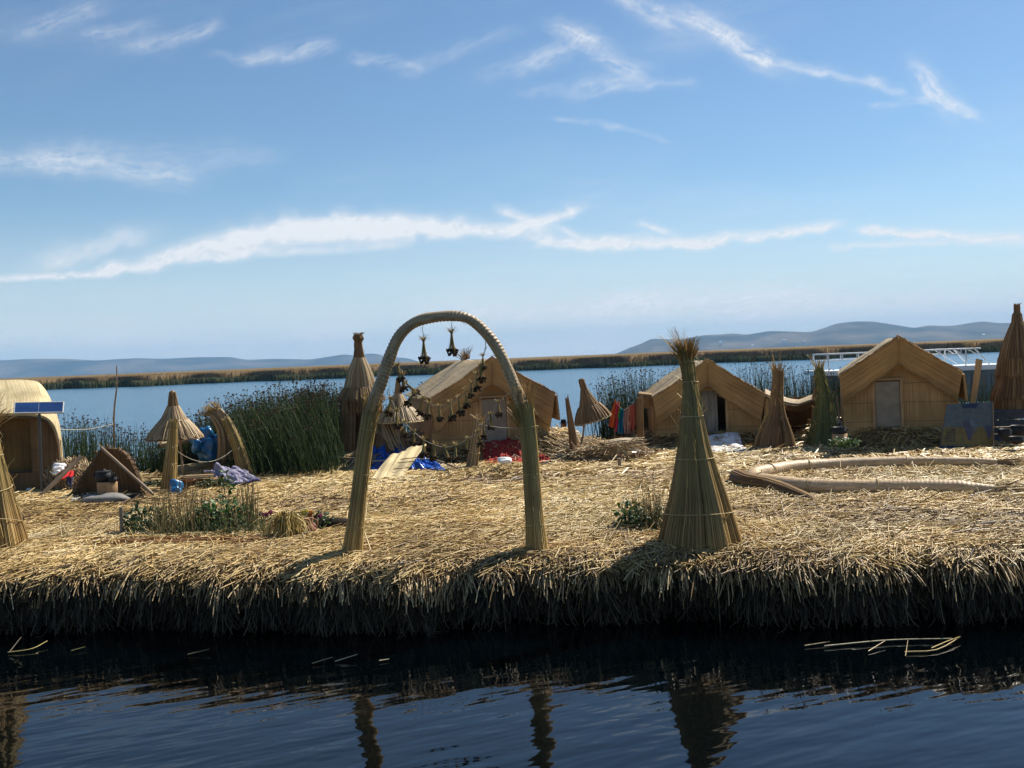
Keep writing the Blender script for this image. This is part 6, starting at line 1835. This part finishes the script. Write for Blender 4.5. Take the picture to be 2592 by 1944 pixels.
# ------------------------------------------------------------------ garden patch and plants at the front
def garden():
    r = np.random.default_rng(77)
    def gp(x, y, z=G): return P(320 + x * .2532, 1200 + y * .2532, z)
    # bed of dark soil
    t = None
    c = gp(700, 640)
    m_ = MB(); n_ = 30; th = np.linspace(0, 2 * np.pi, 41); q = np.linspace(0, 1, 8)[:, None]
    g_ = np.stack([c[0] + .1 + q * 1.62 * np.cos(th), c[1] + .15 + q * .42 * np.sin(th), G + .075 * (1 - q ** 2) + .02 + 0 * th], -1)
    g_[..., 2] += .02 * sfbm(g_[..., 0], g_[..., 1], 3, 6.)
    tag(m_.grid(g_).build('garden_soil', M['soil']), kind='structure')
    # dry and green standing grasses
    def clump(lab, x0, x1, y0, y1, top, n, mat, w=.011, lean=.1, name='grass_clump', cat='grass'):
        n = int(n * (.55 if mat == 'stalk' else 1.4)); xs = np.clip(r.normal((x0 + x1) / 2, (x1 - x0) / 3.4, n) + r.choice([-.2, 0, .25], n) * (x1 - x0), x0 - 60, x1 + 60); ys = r.uniform(y0, y1, n)
        a = np.array([gp(x, y) for x, y in zip(xs, ys)])
        h = (1.35 if mat == 'stalk' else 1.) * (y1 - top) * .2532 * a[:, 1] / FPX * (r.beta(2.2, 1.5, n) if mat == 'stalk' else r.beta(2, 1.6, n))
        k = 4; tt = np.linspace(0, 1, k)
        pts = a[:, None] + np.stack([(r.normal(0, lean, n) * h)[:, None] * tt ** 1.5, (r.normal(0, lean, n) * h)[:, None] * tt ** 1.5, h[:, None] * tt], -1)
        br = r.random(n) < .14
        pts[br, -1, 2] -= .3 * h[br]; pts[br, -1, 0] += .22 * h[br] * np.sign(r.normal(0, 1, br.sum()))
        m2 = MB(); m2.strands(pts, w * r.uniform(.6, 1.2, n), None, 3, [1, .9, .8, .4], r)
        c_ = a.mean(0); c_[2] = G
        return tag(m2.build(name, M[mat], origin=c_), lab, cat)
    clump('dry brown grass clump nearest the grey stake in the garden', 260, 450, 560, 700, 300, 150, 'stalk')
    clump('tall mixed grass clump in the middle of the garden patch', 440, 800, 540, 700, 270, 330, 'stalk')
    clump('tall dry stalks beside the yellow grass tuft', 1150, 1300, 520, 650, 190, 150, 'stalk', .013, .06)
    clump('low mixed grass under the broad green leaves', 800, 1160, 560, 670, 420, 200, 'stalk')
    clump('short fine grass spread through the garden soil', 120, 1320, 560, 690, 440, 900, 'leafdk', .010, .35)
    clump('leaning dry stalks between the green leaves and the tuft', 980, 1120, 540, 660, 230, 60, 'stalk', .013, .16)
    plant('leafy_plant', 'dark green bushy plant at the stake end of the garden', gp(190, 620), .30, .42, 220, 'leafdk', 4, .075)
    plant('leafy_plant', 'broad bright green plant among the garden grass', gp(960, 600), .42, .44, 260, 'leaf', 5, .10)
    plant('leafy_plant', 'tall single green stem above the garden plants', gp(1020, 560), .10, .82, 60, 'leaf', 6, .09, 2)
    plant('leafy_plant', 'small green plant with pink flowers left of the yellow tuft', gp(1390, 520), .16, .16, 80, 'leafdk', 7, .05)
    fl = plant('flower_plant', 'low green plant with orange flowers behind the clay jug', gp(1830, 560, G + .08), .30, .24, 260, 'leafdk', 8, .06)
    def blooms(parent, pts, cols):
        for (x, y), c_ in zip(pts, cols):
            b = gp(x, y, G + .30); b = Q(320 + x * .2532, 1200 + y * .2532, ORG[parent.name][1] - .05)
            m2 = MB()
            for j in range(7):
                a = j / 7 * 6.283; m2.blob(b + np.array([.022 * math.cos(a), .008 * math.sin(a), .018 * math.sin(a)]), (.014, .011, .013), 6, .1, j)
            m2.blob(b + np.array([0, -.008, 0]), (.012, .012, .012), 6, 0)
            m2.tube(np.array([b, b + np.array([.01, .06, -.16])]), .005, 4)
            m2.build('bloom', c_, parent)
    org = flatcol('orange petals', (.75, .20, .02)); yel = flatcol('yellow petals', (.75, .45, .03)); pk = flatcol('pink petals', (.32, .06, .12))
    blooms(fl, [(1770, 385), (1800, 378), (1822, 392), (1838, 385), (1890, 430), (1940, 420)], [yel, yel, org, org, pk, pk])
    pl = [o for o in col.objects if o.get('label', '').startswith('small green plant with pink')][0]
    blooms(pl, [(1340, 395), (1365, 405), (1400, 405), (1440, 380)], [pk, pk, pk, pk])
    c = gp(1900, 620); m2 = MB().blob(c + np.array([.10, .1, .09]), (.36, .2, .13), 16, .2, 8); tag(m2.build('soil_mound', M['soil'], origin=c), 'dark mound of soil under the orange flowers', 'soil')
    # yellow drooping grass tuft
    c = gp(1580, 690); m2 = MB(); n = 260
    an = r.uniform(0, 6.28, n); q = r.random(n)
    out = np.stack([np.cos(an), np.sin(an) * .7, 0 * an], -1)
    a = c + np.array([.02, 0, .0]) + out * (.10 * q)[:, None]; R_ = r.uniform(.04, .19, n); H_ = r.uniform(.20, .42, n); out[:, 0] += r.normal(0, .35, n); out[:, 1] += r.normal(0, .3, n)
    p1 = a + out * (R_ * .35)[:, None] + np.stack([0 * q, 0 * q, H_], -1); p2 = a + out * R_[:, None] + np.stack([0 * q, 0 * q, H_ * .75], -1); p3 = a + out * (R_ * 1.25)[:, None] + np.stack([0 * q, 0 * q, H_ * .1 + .02], -1)
    m2.strands(np.stack([a, p1, p2, p3], 1), .013, None, 3, [1, 1, .9, .6], r)
    tag(m2.build('grass_tuft', M['yellow'], origin=c), 'drooping yellow grass tuft beside the clay jug', 'grass')
    # clay jug
    c = gp(1830, 660); c[2] = gz(c[0], c[1]) + .06; t = thing('clay_jug', 'round red clay jug lying against the yellow tuft', 'jug', c)
    s_ = c[1] / FPX * .2532 * 1.15
    MB().lathe(c, [(.03, 0), (66 * s_, 8 * s_), (74 * s_, 40 * s_), (60 * s_, 80 * s_), (30 * s_, 108 * s_), (34 * s_, 125 * s_), (46 * s_, 138 * s_), (36 * s_, 136 * s_), (24 * s_, 108 * s_)], 24).build('jug_body', M['clay'], t)
    MB().tube(smooth([c + np.array([40 * s_, 0, 130 * s_]), c + np.array([78 * s_, -.01, 110 * s_]), c + np.array([70 * s_, 0, 50 * s_])], 10), .009, 6).build('handle', M['clay'], t)
    # a band of reddish stems laid in front of the bed
    m2 = MB(); n = 300
    xs = r.uniform(-300, 1500, n); ys = 738 + r.normal(0, 17, n) - (xs > 900) * (xs - 900) * .06 + (xs < 200) * 20
    a = np.array([gp(x, y) for x, y in zip(xs, ys)]); a[:, 2] = gz(a[:, 0], a[:, 1]) + r.uniform(.03, .10, n)
    th = r.normal(.03, .16, n); ln = r.uniform(.25, .7, n)
    dd = np.stack([np.cos(th), np.sin(th), r.normal(0, .04, n)], -1) * ln[:, None]
    m2.strands(np.stack([a - dd / 2, a + np.array([0, 0, .02]), a + dd / 2], 1), .015, None, 3, None, r)
    tag(m2.build('laid_stems', M['rust']), 'band of reddish stems laid along the garden front', 'reed stems', kind='stuff')
    # weeds at the foot of the tall sheaf
    c = P(1660, 1352)
    def wp(x, y): return P(x, y)
    m2 = MB(); n = 170
    xs = r.normal(1652, 28, n); ys = r.uniform(1330, 1358, n)
    a = np.array([P(x, y) for x, y in zip(xs, ys)]); h = (1350 - 1205) * a[:, 1] / FPX * r.beta(2.5, 1.6, n)
    tt = np.linspace(0, 1, 5)
    pts = a[:, None] + np.stack([(r.normal(0, .14, n) * h)[:, None] * tt ** 1.4, (r.normal(0, .14, n) * h)[:, None] * tt, h[:, None] * tt], -1) + np.cumsum(r.normal(0, .008, (n, 5, 3)), 1)
    m2.strands(pts, .009, None, 3, [1, .9, .7, .5, .3], r)
    e = pts[:, 2:].reshape(-1, 3)[r.integers(0, n * 3, 260)]; dv = nrm(r.normal(0, 1, (260, 3))) * .035
    m2.strands(np.stack([e, e + dv * .5, e + dv], 1), .014, None, 2, [.3, 1, .3], r)
    tag(m2.build('dry_weed', M['stalk'], origin=c), 'dry brown weed clump left of the tallest sheaf', 'weed')
    plant('leafy_plant', 'bright green bush at the left of the dry weed', P(1592, 1345), .17, .34, 170, 'leaf', 12, .075)
    plant('leafy_plant', 'dark green low bush between weed and tallest sheaf', P(1650, 1350), .24, .34, 170, 'leafdk', 13, .06)
    # green weeds at the water side near the posts
    for (x, y, w_, h_, sd, lab) in ((545, 1240, .35, .22, 3, 'low green weed patch behind the mauve blanket'), (395, 1240, .25, .18, 4, 'low green weeds left of the upright reed post'), (590, 1200, .4, .3, 5, 'green weeds around the leaning post foot')):
        plant('leafy_plant', lab, P(x, y), w_, h_, 160, 'leafdk', sd, .07)
garden()

# ------------------------------------------------------------------ the air
def haze():
    m = bpy.data.materials.new('thin haze'); m.use_nodes = True
    t = m.node_tree; t.nodes.clear(); g = NT(t)
    out = g.n('ShaderNodeOutputMaterial'); v = g.n('ShaderNodeVolumePrincipled')
    v.inputs['Color'].default_value = (.36, .64, 1, 1)
    v.inputs['Density'].default_value = 9.5e-5
    g.l(v.outputs[0], out.inputs['Volume'])
    mb = MB()
    z0, z1 = -2.2, 175.
    mb.box((0, 3700, (z0 + z1) / 2), (7600, 3860, (z1 - z0) / 2))
    tag(mb.build('haze', m), kind='stuff')
HAZE = True
if HAZE: haze()
